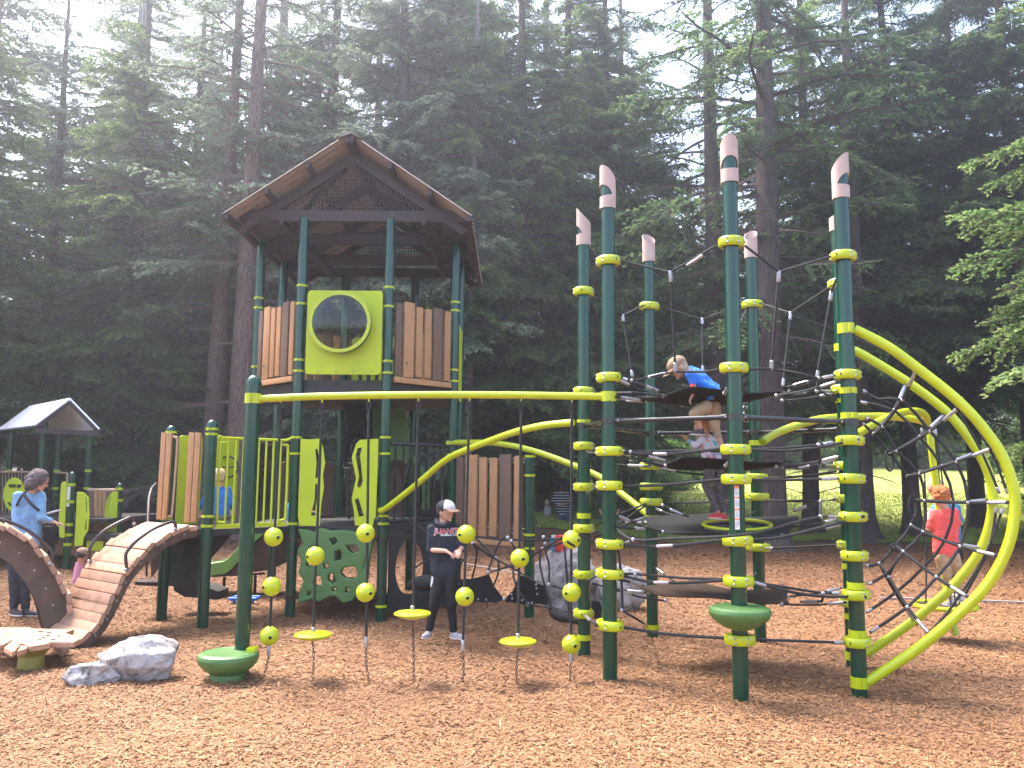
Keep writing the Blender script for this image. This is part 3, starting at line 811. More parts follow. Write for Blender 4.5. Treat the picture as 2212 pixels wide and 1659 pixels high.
# mats
def mat_sheet(name, cx, cy_, zc, rx, ry, ncorner, rot, cave, tilt, thick=.012, material='membrane', hole=None, sagd=.10, label=None):
    b = MB(); NR, NA = 8, 70; vs_ = []; fs = []
    def rad(a):
        t = ((a-rot)*ncorner/(2*PI)) % 1.0
        return 1-cave*(1-abs(2*t-1)**2.2) if True else 1
    for s in (1, -1):
        for i in range(NR+1):
            for j in range(NA):
                a = 2*PI*j/NA
                f = i/NR
                rr = rad(a)
                hx = hole[2]/rx if hole else 0
                t = hx+(1-hx)*f
                x = rx*math.cos(a)*(hx+(rr-hx)*f if hole else rr*f); y = ry*math.sin(a)*(hx*rx/ry+(rr-hx*rx/ry)*f if hole else rr*f)
                if hole: x += hole[0]*(1-f); y += hole[1]*(1-f)
                z = zc+tilt[0]*x+tilt[1]*y+sagd*(f**2-.55)+.10*(f**2)*(rr-.9)+.022*math.sin(3*a+1)*f+s*thick/2
                vs_.append(Vector((cx+x, cy_+y, z)))
    off = (NR+1)*NA
    for i in range(NR):
        for j in range(NA):
            k = i*NA+j; k2 = i*NA+(j+1) % NA
            fs.append([k, k2, k2+NA, k+NA]); fs.append([off+k+NA, off+k2+NA, off+k2, off+k])
    for j in range(NA):
        k = NR*NA+j; k2 = NR*NA+(j+1) % NA; fs.append([k, k2, off+k2, off+k])
        if hole: k = j; k2 = (j+1) % NA; fs.append([off+k, off+k2, k2, k])
    b.add(vs_, fs); o = b.build(name, material, climber)
    if label: o['label'] = label
    return o
zm1 = at(1545, 862, HC.y).z
mat_sheet('hanging_mat', HC.x-.04, HC.y+.05, zm1, .74, .66, 5, .5, .22, (.02, .03), label='top black mat the child in blue leans over')
mat_sheet('hanging_mat', HC.x+.02, HC.y-.0, at(1560, 1006, HC.y).z, .72, .60, 5, .3, .20, (.0, -.02), hole=(.05, .1, .24), sagd=.06)
m3c = at(1555, 1135, HC.y)
m3 = mat_sheet('hanging_mat', m3c.x, m3c.y, m3c.z, .78, .76, 5, .15, .20, (.03, .10), hole=(.13, -.1, .30), sagd=.03, label='black mat with a round lime rimmed hole where the girl stands')
b = MB(); c0 = m3c+Vector((.13, -.1, .004)); pts = [c0+Vector((.30*math.cos(2*PI*i/40), .30*math.sin(2*PI*i/40)*1.0, .03*.30*math.cos(2*PI*i/40)+.10*.30*math.sin(2*PI*i/40)+.012)) for i in range(41)]
b.tube(pts, .014, 8, False); b.build('hole_rim', 'lime', m3)
mat_sheet('hanging_mat', HC.x+.03, HC.y+.05, at(1560, 1285, HC.y).z, .76, .52, 5, .4, .22, (-.03, .03), sagd=.04, material='membrane_brown', label='lowest brown sanded mat')
for zm_, rx_, cxo in ((zm1, .70, 0), (at(1560, 1006, HC.y).z, .68, 1), (m3c.z, .72, 2), (at(1560, 1285, HC.y).z, .70, 3)):
    for i, p in PP.items():
        d = Vector((HC.x-p.x, HC.y-p.y, 0)); L = d.length; d.normalize()
        q = Vector((p.x, p.y, 0))+d*(L-rx_*.90); q.z = zm_-.01+(.10*(q.y-HC.y) if cxo == 2 else 0)
        e = Vector((p.x, p.y, zm_+.05+.02*((i*3) % 4)))+d*(PR+.02)
        rope([e, e.lerp(q, .5)-Vector((0, 0, .015)), q], k=2, r=.0088, sl=((.06, .30),) if i % 2 else ((.62, .90),), knots=[q])
# warning sticker on the front post
def sticker(parent, X, Y, z0, z1, nblk=4):
    a0, a1 = -PI/2-.28-.25, -PI/2+.28-.25
    b = MB()
    def patch(za, zb, s0, s1, ro, mi):
        b.mi = mi; n = 6; vs_ = []
        for z in (za, zb):
            for i in range(n+1):
                a = s0+(s1-s0)*i/n; vs_.append(Vector((X+ro*math.cos(a), Y+ro*math.sin(a), z)))
        b.add(vs_, [[i, i+1, n+2+i, n+1+i] for i in range(n)])
    patch(z0, z1, a0, a1, PR+.0025, 0)
    H = z1-z0; cuts = [1, .75, .48, .26, 0]
    for i in range(4):
        t = z0+H*cuts[i]; bt = z0+H*cuts[i+1]
        patch(t-.013*(1.6 if i == 0 else 1), t-.001, a0+.02, a1-.02, PR+.0045, 1)
        z = t-.026
        while z > bt+.012:
            e = a1-.06-(.18 if (int(z*1000) % 3 == 0) else 0)
            patch(z-.0022, z+.0015, a0+.06, e, PR+.0045, 2); z -= .0085
    b.build('warning_sticker', ['sticker', 'sticker_orange', 'sticker_ink'], parent)
sticker(POST[2], PP[2].x, PP[2].y, zp(2, 1143), zp(2, 1049))

# ================= pods =================
def pod(px_, py_, Y, r, h, name_label, foot=True, grp='green step pods'):
    c = at(px_, py_, Y); z = c.z
    t = thing('step_pod', (c.x, c.y, 0), name_label, 'step pod', grp)
    b = MB()
    b.lathe((c.x, c.y, z), [(.004, 0), (r*.80, 0), (r*.83, .002), (r*.85, .004), (r*.965, -.010), (r, -.030), (r*.995, -.045), (r*.93, -h*.45), (r*.78, -h*.66), (r*.58, -h*.85), (r*.38, -h*.97), (r*.30, -h), (.01, -h)], 48)
    b.build('pod_seat', 'green_plastic', t)
    if foot:
        b = MB(); b.lathe((c.x, c.y, 0), [(r*.62, -.1), (r*.55, z-h*.8)], 24); b.build('foot', 'green_plastic', t)
    return t, c
t, c = pod(1598, 1311, PP[2].y-.10, .232, .165, 'round green step pod wrapped round the front post of the rope climber', foot=False)

# ================= overhead bar with pole =================
BY = 6.90
LP = Vector((at(523, 1402, BY+.12).x, BY+.12, 0))
frame = thing('overhead_bar', (LP.x, LP.y, 0), 'long lime overhead bar from a domed green pole to the rope climber', 'overhead bar')
po = post_part(frame, LP.x, LP.y, zat(LP.x, LP.y, 815), dome=True, name='pole')
band(po, LP.x, LP.y, zat(LP.x, LP.y, 861), .085)
b = MB()
A = Vector((LP.x+.05, LP.y, zat(LP.x, LP.y, 861)-.0)); Bq = Vector((PP[1].x-.06, PP[1].y, zp(1, 857)))
mid = at(930, 853, (LP.y+PP[1].y)/2)
b.tube([A, A.lerp(Bq, .03)+Vector((0, 0, .0)), at(700, 856, LP.y*.75+PP[1].y*.25), mid, at(1130, 854, LP.y*.3+PP[1].y*.7), Bq], .0315, 20, True, 5)
b.build('bar', 'lime', frame)
pod(494, 1409, BY-.02, .240, .185, 'round green step pod at the foot of the leftmost front pole')
b = MB(); cc = at(545, 1406, BY+.03); b.obox(cc, (.035, 0, .0), (0, .05, 0), (0, 0, .028)); b.build('clamp', 'lime', frame)

# ================= hanging climbers =================
HG = [(607, 867, [(591, 1160), (587, 1267), (582, 1374)], None, (581, 1402), (569, 1483), 'string of three lime balls nearest the domed pole'),
      (696, 867, [(681, 1201)], (676, 1369), (676, 1375), (674, 1485), 'lime ball above a lime disc, second rope from the domed pole'),
      (797, 865, [(790, 1152), (789, 1280)], None, (791, 1385), (798, 1469), 'string of two lime balls hanging before the green lattice climber'),
      (904, 864, [], (891, 1323), (892, 1330), (894, 1484), 'rope with only a lime disc hanging left of the boy in the cap'),
      (1014, 864, [(1007, 1154), (1004, 1289)], None, (1000, 1392), (998, 1495), 'string of two lime balls hanging right before the boy in the cap'),
      (1126, 864, [(1123, 1206)], (1119, 1383), (1119, 1390), (1118, 1484), 'lime ball above a lime disc, right of the boy in the cap'),
      (1235, 866, [(1235, 1166), (1235, 1280), (1234, 1392)], None, (1233, 1418), (1231, 1486), 'string of three lime balls beside the rope climber posts')]
def grip_ball(t, c, r, yaw):
    b = MB()
    b.lathe(c, [(.012, r*1.0), (r*.30, r*.985), (r*.36, r*.93), (r*.40, r*.945)]+[(r*math.sin(a), r*math.cos(a)) for a in [x*PI/14 for x in range(2, 14)]]+[(.012, -r)], 26)
    d = Vector((math.cos(yaw), math.sin(yaw), .0))
    b.mi = 0
    pts = [c+d*0+Vector((0, 0, 0))]
    s = Vector((-d.y, d.x, 0))
    ringp = [c+d*(r*.985)+s*(.019*math.cos(q))+Vector((0, 0, .013*math.sin(q))) for q in [2*PI*i/12 for i in range(13)]]
    b.tube(ringp, .004, 6, False)
    b.mi = 1
    b.ball(c+d*(r*.925), .0165, 12, 7)
    return b.build('ball', ['lime', 'dark_hole'], t)
for n_, (tx, ty, balls, disc, ce, cb, lab) in enumerate(HG):
    f = (tx-540)/(1300-540); Y0 = LP.y*(1-f)+PP[1].y*f
    top = at(tx, ty, Y0)
    t = thing('hanging_climber', (top.x, top.y, 0), 'black rope with '+lab if not lab.startswith(('rope', 'string')) else lab, 'rope climber', 'ball and disc ropes hanging from the overhead bar')
    end = at(ce[0], ce[1], Y0)
    b = MB(); rope_mb(b, [top-Vector((0, 0, .06)), top.lerp(end, .5), end], .0115, 2, 8)
    rope_mb(b, [top+Vector((-.012, 0, .0)), top+Vector((-.012, 0, -.05)), top-Vector((0, 0, .10))], .009, 2)
    rope_mb(b, [top+Vector((.012, 0, .0)), top+Vector((.012, 0, -.05)), top-Vector((0, 0, .10))], .009, 2)
    b.build('rope', 'rope', t)
    b = MB(); b.tube([top+Vector((0, 0, .035)), top-Vector((0, 0, .012))], .008, 8); b.build('hook', 'lime', t)
    for k, bp_ in enumerate(balls):
        grip_ball(t, at(bp_[0], bp_[1], Y0), .0775, -PI/2+(.75 if (k+n_) % 3 == 0 else -.7 if (k+n_) % 3 == 1 else .35))
    if disc:
        c = at(disc[0], disc[1], Y0); r = .154
        b = MB(); b.lathe(c, [(.012, .022), (r*.35, .018), (r*.86, .006), (r*.90, .003), (r*.97, -.001), (r, -.010), (r*.97, -.018), (r*.75, -.035), (r*.35, -.052), (.012, -.056)], 44)
        b.build('disc', 'lime', t)
        b = MB(); b.lathe(c, [(.018, .02), (.018, .05), (.012, .055)], 12); b.build('sleeve', 'steel', t)
    else:
        b = MB(); b.lathe(end, [(.015, -.05), (.016, -.02), (.015, .03), (.010, .04)], 12); b.build('sleeve', 'steel', t)
    # chain
    s0 = at(ce[0], ce[1]+12, Y0); g = at(cb[0], cb[1], Y0); e0 = Vector((g.x, Y0, g1(g.x, Y0)-.01)); b = MB(); L = (e0-s0).length; nl = int(L/.026); bw = .012*math.sin(n_*2.1)
    for i in range(nl):
        c = s0.lerp(e0, (i+.5)/nl)+Vector((bw*math.sin(PI*i/nl), 0, 0)); d = (e0-s0).normalized()
        sd = Vector((1, 0, 0)) if i % 2 else Vector((0, 1, 0)); sd = (sd+Vector((.35, 0, 0))).normalized()
        b.tube([c+d*.015*math.cos(q)+sd*.0085*math.sin(q) for q in [2*PI*k/8 for k in range(9)]], .0034, 5, False)
    b.build('chain', 'chain_metal' if 'chain_metal' in MATS else 'rail_brown', t)

# ================= net arcs on the right =================
def c7(x, y): return (x*.5727+1728.2, y*.5727+604.9)
e37 = (PP[7]-PP[3]).normalized(); nrm = Vector((e37.y, -e37.x, 0))
if nrm.x < 0: nrm = -nrm
O7 = [(1846, 711), (1917, 748), (1980, 794), (2049, 848), (2095, 891), (2129, 931), (2161, 977), (2183, 1029), (2193, 1080), (2189, 1132), (2178, 1178), (2155, 1229), (2123, 1275), (2083, 1315), (2032, 1361), (1974, 1407), (1923, 1441), (1872, 1474)]
I7 = [(1848, 758), (1894, 784), (1957, 823), (2015, 865), (2055, 900), (2095, 949), (2123, 994), (2141, 1040), (2145, 1080), (2138, 1132), (2123, 1178), (2095, 1223), (2049, 1275), (1997, 1321), (1946, 1361), (1877, 1407)]
netf = thing('net_arch_climber', (PP[3].x+.9, PP[3].y, 0), 'lime double arch climber with a black rope net joined to the right posts', 'climber')
def on3(p, t=0.): return onp(p[0], p[1], PP[3]+(PP[7]-PP[3])*t, nrm)
b = MB(); b.tube([on3(p) for p in O7], .040, 18, True, 3); b.build('arch_tube', 'lime', netf)
b = MB(); b.tube([PP[7]+nrm*.05+Vector((0, 0, zp(7, 757)))]+[on3(p, 1.) for p in I7]+[PP[7]+nrm*.05+Vector((0, 0, zp(7, 1418)))], .040, 18, True, 3); b.build('arch_tube', 'lime', netf)
b = MB(); b.bar(on3((2140, 1082), 1.), on3((2188, 1082)), .05, .03); b.build('spreader', 'lime', netf)
RU = [[(440, 335), (385, 452), (312, 553), (277, 580), (355, 490), (400, 385)],
      [(600, 480), (490, 570), (365, 645), (340, 655), (450, 590), (550, 500)],
      [(725, 635), (590, 685), (450, 730), (405, 740), (535, 700), (660, 650)],
      [(790, 838), (635, 840), (470, 832), (440, 830), (580, 840), (715, 828)],
      [(745, 1040), (605, 1005), (465, 950), (420, 925), (545, 985), (690, 1010)],
      [(635, 1197), (515, 1120), (390, 1025), (360, 1000), (465, 1085), (575, 1165)],
      [(490, 1338), (405, 1235), (335, 1120), (300, 1070), (360, 1180), (440, 1300)]]
TT = [0, .2, .42, .58, .8, 1.]
def n7(p, t): return on3(c7(*p), t)
NN = [[n7(p, t) for p, t in zip(row, TT)] for row in RU]
for row in NN:
    rope(row, k=2, r=.0128, sl=((.02, .12), (.87, .97)), knots=row[1:5], parent=netf)
st = {1: [(235, 415), (295, 450)], 4: [(225, 460)], 2: [(245, 520)], 3: [(235, 540)]}
en = {1: [(262, 1330)], 4: [(250, 1255)], 2: [(330, 1105), (258, 1148)], 3: [(248, 1078)]}
for k in (1, 2, 3, 4):
    t = TT[k]
    pth = [n7(p, t) for p in st[k]]+[r_[k] for r_ in (NN if k != 2 and k != 3 else NN[:6])]
    if k in (2, 3) and k == 3: pth.append(NN[6][3])
    pth += [n7(p, t) for p in en[k]]
    rope(pth, k=2, r=.0128, sl=((.005, .035), (.965, .995)), parent=netf)
rope([NN[5][2], NN[6][2], n7((405, 1235), .42)], k=2, parent=netf)
for (a, c, t) in (((600, 500), (752, 805), .2), ((672, 560), (782, 805), .05), ((740, 860), (620, 1190), .35), ((765, 860), (560, 1250), .1)):
    rope([n7(a, t), n7(((a[0]+c[0])/2+(8 if c[1] < 900 else 30), (a[1]+c[1])/2-6), t), n7(c, t)], k=4, parent=netf, sl=((.9, .98),) if c[1] < 900 else ((.0, .08),))
rope([n7((560, 1250), .1), n7((420, 1400), .05), n7((300, 1468), .3)], k=3, parent=netf)
for (cx, cy_) in ((337, 680), (425, 855), (358, 1008)):
    c = n7((cx, cy_), .5); b = MB(); b.tube([c+Vector((.035*math.cos(q), 0, .09*math.sin(q) if cy_ < 900 else .03*math.sin(q))) for q in [2*PI*i/14 for i in range(15)]], .0095, 7, False); b.build('rope', 'rope', netf)

# ================= spinner behind =================
SB = G(2063, 1367)
spin = thing('standing_spinner', (SB.x, SB.y, 0), 'lime standing spinner with a round platform and hanging ropes on the right', 'spinner')
def c9(x, y): return (x*.2604+1641.8, y*.2604+777.7)
b = MB()
t1 = [c9(20, 680), c9(130, 610), c9(300, 545), c9(500, 490), c9(660, 475), c9(870, 468), c9(1060, 468), c9(1300, 495), c9(1380, 525)]
b.tube([at(x, y, 7.75+(8.9-7.75)*i/8) for i, (x, y) in enumerate(t1)], .038, 14, True, 3)
b.build('curved_arm', 'lime', spin)
b = MB()
t2 = [c9(800, 620), c9(950, 530), c9(1100, 460), c9(1200, 432), c9(1300, 425), c9(1370, 460), c9(1400, 540), c9(1412, 620), c9(1430, 800), c9(1450, 950), c9(1470, 1100)]
b.tube([at(x, y, 7.35+(8.9-7.35)*min(1, i/6)) for i, (x, y) in enumerate(t2)]+[at(2036, 1200, 8.9), at(2050, 1310, 8.9), at(2066, 1372, 8.83)], .036, 14, True, 3)
b.build('curved_arm', 'lime', spin)
PLT = at(2040, 1306, 8.9)
b = MB(); b.lathe(PLT, [(.02, .0), (.26, .0), (.28, -.01), (.02, -.03)], 36); b.build('platform', 'rail_brown', spin)
b = MB(); b.tube([PLT+Vector((.30*math.cos(q), .30*math.sin(q), -.012)) for q in [2*PI*i/30 for i in range(31)]], .026, 10, False); b.build('platform_rim', 'lime', spin)
for sx_ in (-.17, .02, .12, .2):
    a = at(1998 if sx_ < 0 else 2012, 925, 8.9); rope([a+Vector((sx_*.2, 0, 0)), a.lerp(PLT, .5)+Vector((sx_*.5, 0, 0)), PLT+Vector((sx_, -.12+abs(sx_), 0))], k=2, parent=spin, sl=((0, .06),), r=.008)
# ================= PLAY TOWER =================
TC = Vector((-2.048, 11.284, 0)); TR = 1.398
def tp(deg): return Vector((TC.x+TR*math.cos(R(deg)), TC.y+TR*math.sin(R(deg)), 0))
F1, F2, FR_, RR_, BR_, BL_, LL_, FL_ = [tp(247.3+45*i) for i in range(8)]
Q1 = G(437, 1357); Q2 = G(348, 1338)
SP = Vector((.225, 10.1, 0))
tower = thing('play_tower', (TC.x, TC.y, 0), 'two storey play tower with dark green posts, lime panels and a brown mesh gabled roof', 'play tower')
ZU = zat(F1.x, F1.y, 818)      # upper deck
ZL = zat(F1.x, F1.y, 1137)     # lower deck
RX = -2.0; RY0, RY1 = 9.92, 12.95
ap = at(755, 286, RY0-.3); eL = at(487, 454, RY0-.3); eR = at(1017, 470, RY0-.3)
RX = ap.x; HW = (eR.x-eL.x)/2; EZ = (eL.z+eR.z)/2-.05; AZ = ap.z-.06
BZ = at(755, 470, RY0+.1).z     # tie beam height
posts = {}
for nm, p in (('F1', F1), ('F2', F2), ('FR', FR_), ('RR', RR_), ('BR', BR_), ('BL', BL_), ('LL', LL_), ('FL', FL_)):
    posts[nm] = post_part(tower, p.x, p.y, BZ-.03 if nm in ('F1', 'F2') else EZ+.02)
posts['Q1'] = post_part(tower, Q1.x, Q1.y, zat(Q1.x, Q1.y, 910), dome=True)
posts['Q2'] = post_part(tower, Q2.x, Q2.y, zat(Q2.x, Q2.y, 922), dome=True)
posts['SP'] = post_part(tower, SP.x, SP.y, zat(SP.x, SP.y, 983))
TP = dict(F1=F1, F2=F2, FR=FR_, RR=RR_, BR=BR_, BL=BL_, LL=LL_, FL=FL_, Q1=Q1, Q2=Q2, SP=SP)
for nm, ys in (('F1', (945, 980, 1131)), ('F2', (945, 980, 1114, 1131, 1309)), ('FL', (645, 666, 793)), ('FR', (654, 672, 800, 824, 957, 982)),
               ('Q1', (927, 938, 1115, 1136)), ('Q2', (934, 1120)), ('SP', (986, 1027, 1155, 1184))):
    p = TP[nm]
    for y in ys: band(posts[nm], p.x, p.y, zat(p.x, p.y, y), .028)
for nm, ys in (('F1', (618, 657, 778, 802)), ('F2', (622, 663, 781, 806))):
    p = TP[nm]
    for y in ys: band(posts[nm], p.x, p.y, zat(p.x, p.y, y), .028)
# decks
def deck(pts, z, th, parent, name='deck'):
    b = MB(); b.prism([Vector((p.x, p.y, z-th)) for p in pts], (0, 0, th))
    return b.build(name, 'dark_deck', parent)
oct_ = [F1, F2, FR_, RR_, BR_, BL_, LL_, FL_]
ins = [TC+(p-TC)*.97 for p in oct_]
deck(ins, ZU-.01, .17, tower); deck(ins, ZL, .07, tower)
qd = [F1, FL_, Q2, Q1]; qc = sum(qd, Vector())/4
deck([qc+(p-qc)*.95 for p in qd], ZL+.001, .07, tower)
# slat panels
PAT = [(.0, .105, 'b', -.03), (.15, .32, 't', 0), (.36, .47, 't', -.035), (.52, .63, 't', -.04), (.67, .835, 'b', -.002), (.885, .99, 't', -.02)]
def slat_panel(parent, A, B, z0, z1, base=True, hole=True):
    A = Vector((A.x, A.y, 0)); B = Vector((B.x, B.y, 0)); d = B-A; L = d.length; d.normalize(); N = Vector((d.y, -d.x, 0))
    if N.y > 0 or (abs(N.y) < .3 and N.x < 0): N = -N
    a0 = PR+.03; W = L-2*a0
    b = MB()
    for z in (z0+.10, z0+.16, z1-.10, z1-.06): b.tube([A+d*(PR-.005)+Vector((0, 0, z)), B-d*(PR-.005)+Vector((0, 0, z))], .009, 8)
    fr = b.build('panel_rail', 'steel', parent)
    for u0, u1, c, dz in PAT:
        b = MB(); m0 = A+d*(a0+W*u0); m1 = A+d*(a0+W*u1); zb = z0+.03-(dz*.5)
        b.obox((m0+m1)/2+N*.022+Vector((0, 0, (zb+z1+dz)/2)), (m1-m0)/2, N*.018, (0, 0, (z1+dz-zb)/2))
        if hole and abs(u0-.15) < .01:
            b.mi = 1; b.lathe(m0.lerp(m1, .3)+N*.041+Vector((0, 0, z0+.20)), [(.001, 0), (.021, 0), (.021, .001), (.001, .0012)], 14, axis=N)
        me = b.mesh('slat', ['plank_brown' if c == 'b' else 'cedar', 'plank_brown']); link('slat', bev(me, .004), parent)
    if base:
        b = MB(); b.obox(A.lerp(B, .5)+N*.03+Vector((0, 0, z0-.015)), d*(W/2+.01), N*.02, (0, 0, .034)); b.build('slat', 'cedar', parent, bevel=.004)
zu0 = zat(FL_.x, FL_.y, 806)
slat_panel(tower, FL_, F1, ZU+.02, ZU+.02+.97)
slat_panel(tower, F2, FR_, ZU+.02, ZU+.02+.97)
slat_panel(tower, FR_, SP, zat(SP.x, SP.y, 1172), zat(SP.x, SP.y, 981))
# upper lime window panel
oy = F1.y-.075; org = Vector((-2.05, oy, 0)); U = Vector((1, 0, 0))
tl, tr_, br_, bl_ = pxuv([(667, 628), (826, 630), (822, 810), (661, 808)], org, U)
wc = pxuv([(739, 700)], org, U)[0]
WR = .365
plate('window_panel', rrect(tl[0]-.005, tr_[0]+.005, bl_[1], tl[1], .045), [circ(wc, WR-.03, WR-.03, 40)], org, U, .022, 'lime_panel', tower)
wp = [o for o in bpy.data.objects if o.name.startswith('window_panel')][0]
wcen = Vector((org.x+wc[0], oy, wc[1]))
b = MB(); ax = Vector((0, -1, 0))
b.lathe(wcen, [(WR-.035, -.02), (WR-.002, -.02), (WR-.002, .14), (WR-.035, .14)], 44, axis=ax); b.f = b.f[:-2]; b.m = b.m[:-2]
b.add([], [])
b.lathe(wcen, [(WR-.036, .14), (WR-.036, -.02)], 44, axis=ax); b.f = b.f[:-2]; b.m = b.m[:-2]
b.build('window_ring', 'green_plastic', tower)
b = MB()
for k in range(1): b.lathe(wcen, [(WR-.035, .139), (WR+.006, .139), (WR+.006, .155), (WR-.035, .155)], 44, axis=ax); b.f = b.f[:-2]; b.m = b.m[:-2]
b.lathe(wcen, [(WR-.035, .155), (WR-.035, .139)], 44, axis=ax); b.f = b.f[:-2]; b.m = b.m[:-2]
b.mi = 1
for k in range(14): b.ball(wcen+Vector(((WR-.015)*math.cos(2*PI*k/14), -.157, (WR-.015)*math.sin(2*PI*k/14))), .007, 7, 4)
b.build('window_rim', ['lime', 'steel'], tower)
b = MB(); b.lathe(wcen, [(.002, .20), (.08, .197), (.16, .189), (.24, .176), (WR-.03, .150)], 40, axis=ax); b.f = b.f[:-2]; b.m = b.m[:-2]
b.build('window_dome', 'bubble_glass', tower)
b = MB()
for u in (.06, .24, .42, .60): b.ball((org.x+tl[0]+(tr_[0]-tl[0])*(u+.06)/.75, oy-.014, bl_[1]+.035), .009, 8, 4)
b.build('bolt', 'steel', wp) if False else b.build('bolt', 'steel', tower)
# rear slotted lime panel seen through the dome, side panel on the right
org2 = Vector((TC.x, BL_.y-.03, 0))
pc_ = pxuv([(771, 672), (880, 672), (880, 772), (771, 772)], org2, U)
u0, u1, v0, v1 = pc_[0][0]-.05, pc_[1][0], ZU+.02, pc_[0][1]+.25
hs = []
for i in range(5):
    for j in range(2): hs.append([(u0+.10+i*.125+a, v0+.12+j*.38+c) for a, c in rrect(0, .065, 0, .26, .03, 4)])
plate('slotted_panel', rrect(u0, u0+.72, v0, v0+.92, .05), hs, org2, U, .02, 'lime_panel', tower)
d = (RR_-FR_).normalized(); plate('side_panel', rrect(.09, .98, ZU-.12, ZU+.88, .06), [], FR_+Vector((.03, 0, 0)), d, .02, 'lime_panel', tower)
for A_, B_ in ((LL_, BL_), (BR_, RR_)):
    slat_panel(tower, A_, B_, ZU+.02, ZU+.97, hole=False)
# ---- roof ----
roof = thing('tmp', (0, 0, 0), None, None); bpy.data.objects.remove(roof)
def slope_pt(s, t, y, off=0.):
    """s=-1 left, 1 right; t 0 ridge .. 1 eave"""
    x = RX+s*HW*t; z = AZ+(EZ-AZ)*t
    n = Vector((s*(AZ-EZ), 0, HW)).normalized()
    return Vector((x, y, z))+n*off
rs = None
for s in (-1, 1):
    b = MB(); ny = 190; amp = .017; rows = []
    for side_ in (0, 1):
        for t in (0, .5, 1.0):
            for j in range(ny+1):
                y = RY0-.30+(RY1-RY0+.44)*j/ny
                o_ = amp*math.sin(j*2*PI/8.5)
                rows.append(slope_pt(s, t, y, .045+o_-side_*.004))
    fs = []; w_ = ny+1
    for k in range(2):
        for t in range(2):
            for j in range(ny):
                q = k*3*w_+t*w_+j; f = [q, q+1, q+w_+1, q+w_]; fs.append(f if k == 0 else f[::-1])
    b.add(rows, fs); me = b.mesh('roof_sheet', 'roof_sheet', 80); me.name = 'roof_sheet'
    rs = link('roof_sheet', me, tower)
    # trim of the eave
    b = MB(); b.bar(slope_pt(s, 1.0, RY0-.30, .02), slope_pt(s, 1.0, RY1+.14, .02), .02, .06); b.build('eave_trim', 'roof_brown', rs)
    for t in (.02, .34, .67, .985):
        b = MB(); b.bar(slope_pt(s, t, RY0-.29, .0), slope_pt(s, t, RY1+.12, .0), .05, .075); b.build('purlin', 'roof_brown', tower)
b = MB(); b.prism([slope_pt(-1, .07, RY0-.32, .065), slope_pt(-1, 0, RY0-.32, .075), slope_pt(1, 0, RY0-.32, .075), slope_pt(1, .07, RY0-.32, .065), slope_pt(1, 0, RY0-.32, .055)], (0, RY1-RY0+.47, 0)); b.build('ridge_cap', 'roof_sheet', tower)
trY = [RY0+.08, RY0+1.1, RY0+2.15, RY1-.1]
for k, y in enumerate(trY):
    b = MB()
    for s in (-1, 1):
        b.prism([slope_pt(s, 0, y-.03, -.04), slope_pt(s, 1.0, y-.03, -.04), slope_pt(s, .97, y-.03, -.14), slope_pt(s, 0, y-.03, -.15)], (0, .06, 0))
        if s > 0: b.prism([slope_pt(1, 0, y-.034, -.03), slope_pt(1, .10, y-.034, -.08), slope_pt(1, .08, y-.034, -.17), slope_pt(-1, .08, y-.034, -.17), slope_pt(-1, .10, y-.034, -.08)], (0, .068, 0))
    b.build('rafter', 'roof_brown', tower)
    b = MB(); b.box(RX-HW*.93, RX+HW*.93, y-.032, y+.032, BZ-.06, BZ+.075); b.build('tie_beam', 'roof_brown', tower)
    if k in (0, 3):
        b = MB(); z = BZ+.08
        while z < AZ-.2:
            hw = (AZ-.18-z)/(AZ-EZ)*HW*.98
            if hw > .05: b.obox((RX, y, z), (hw, 0, 0), (0, .003, 0), (0, 0, .004))
            z += .046
        x = -HW
        while x < HW:
            zt = AZ-.16-(AZ-EZ)*abs(x)/HW
            if zt > BZ+.1: b.obox((RX+x, y-.004, (zt+BZ+.07)/2), (.004, 0, 0), (0, .003, 0), (0, 0, (zt-BZ-.07)/2))
            x += .046
        b.build('gable_mesh', 'roof_brown', tower)
for s in (-1, 1):
    b = MB()
    for y in np.arange(RY0+.1, RY1, .045): b.obox((RX+s*HW*.80, y, BZ-.03), (HW*.16, 0, 0), (0, .003, 0), (0, 0, .003))
    for x in np.arange(HW*.64, HW*.97, .045): b.obox((RX+s*x, (RY0+RY1)/2, BZ-.035), (.003, 0, 0), (0, (RY1-RY0)/2, 0), (0, 0, .003))
    b.build('eave_mesh', 'roof_brown', tower)
for s in (-1, 1):
    b = MB(); b.bar((RX+s*HW*.93, RY0+.05, BZ-.02), (RX+s*HW*.93, RY1, BZ-.02), .05, .10); b.build('side_beam', 'roof_brown', tower)
    b = MB(); b.bar((RX+s*HW*.60, RY0+.05, BZ-.06), (RX+s*HW*.60, RY1, BZ-.06), .05, .09); b.build('side_beam', 'roof_brown', tower)
for (xx, yy) in ((-.6, trY[0]), (.6, trY[0]), (-.6, trY[3]), (.6, trY[3])):
    b = MB(); b.bar((RX+xx*.2, yy+.05, AZ-.22), (RX+xx*1.5, yy+(.9 if yy < 11 else -.9), BZ+.32), .05, .08); b.build('brace', 'roof_brown', tower)
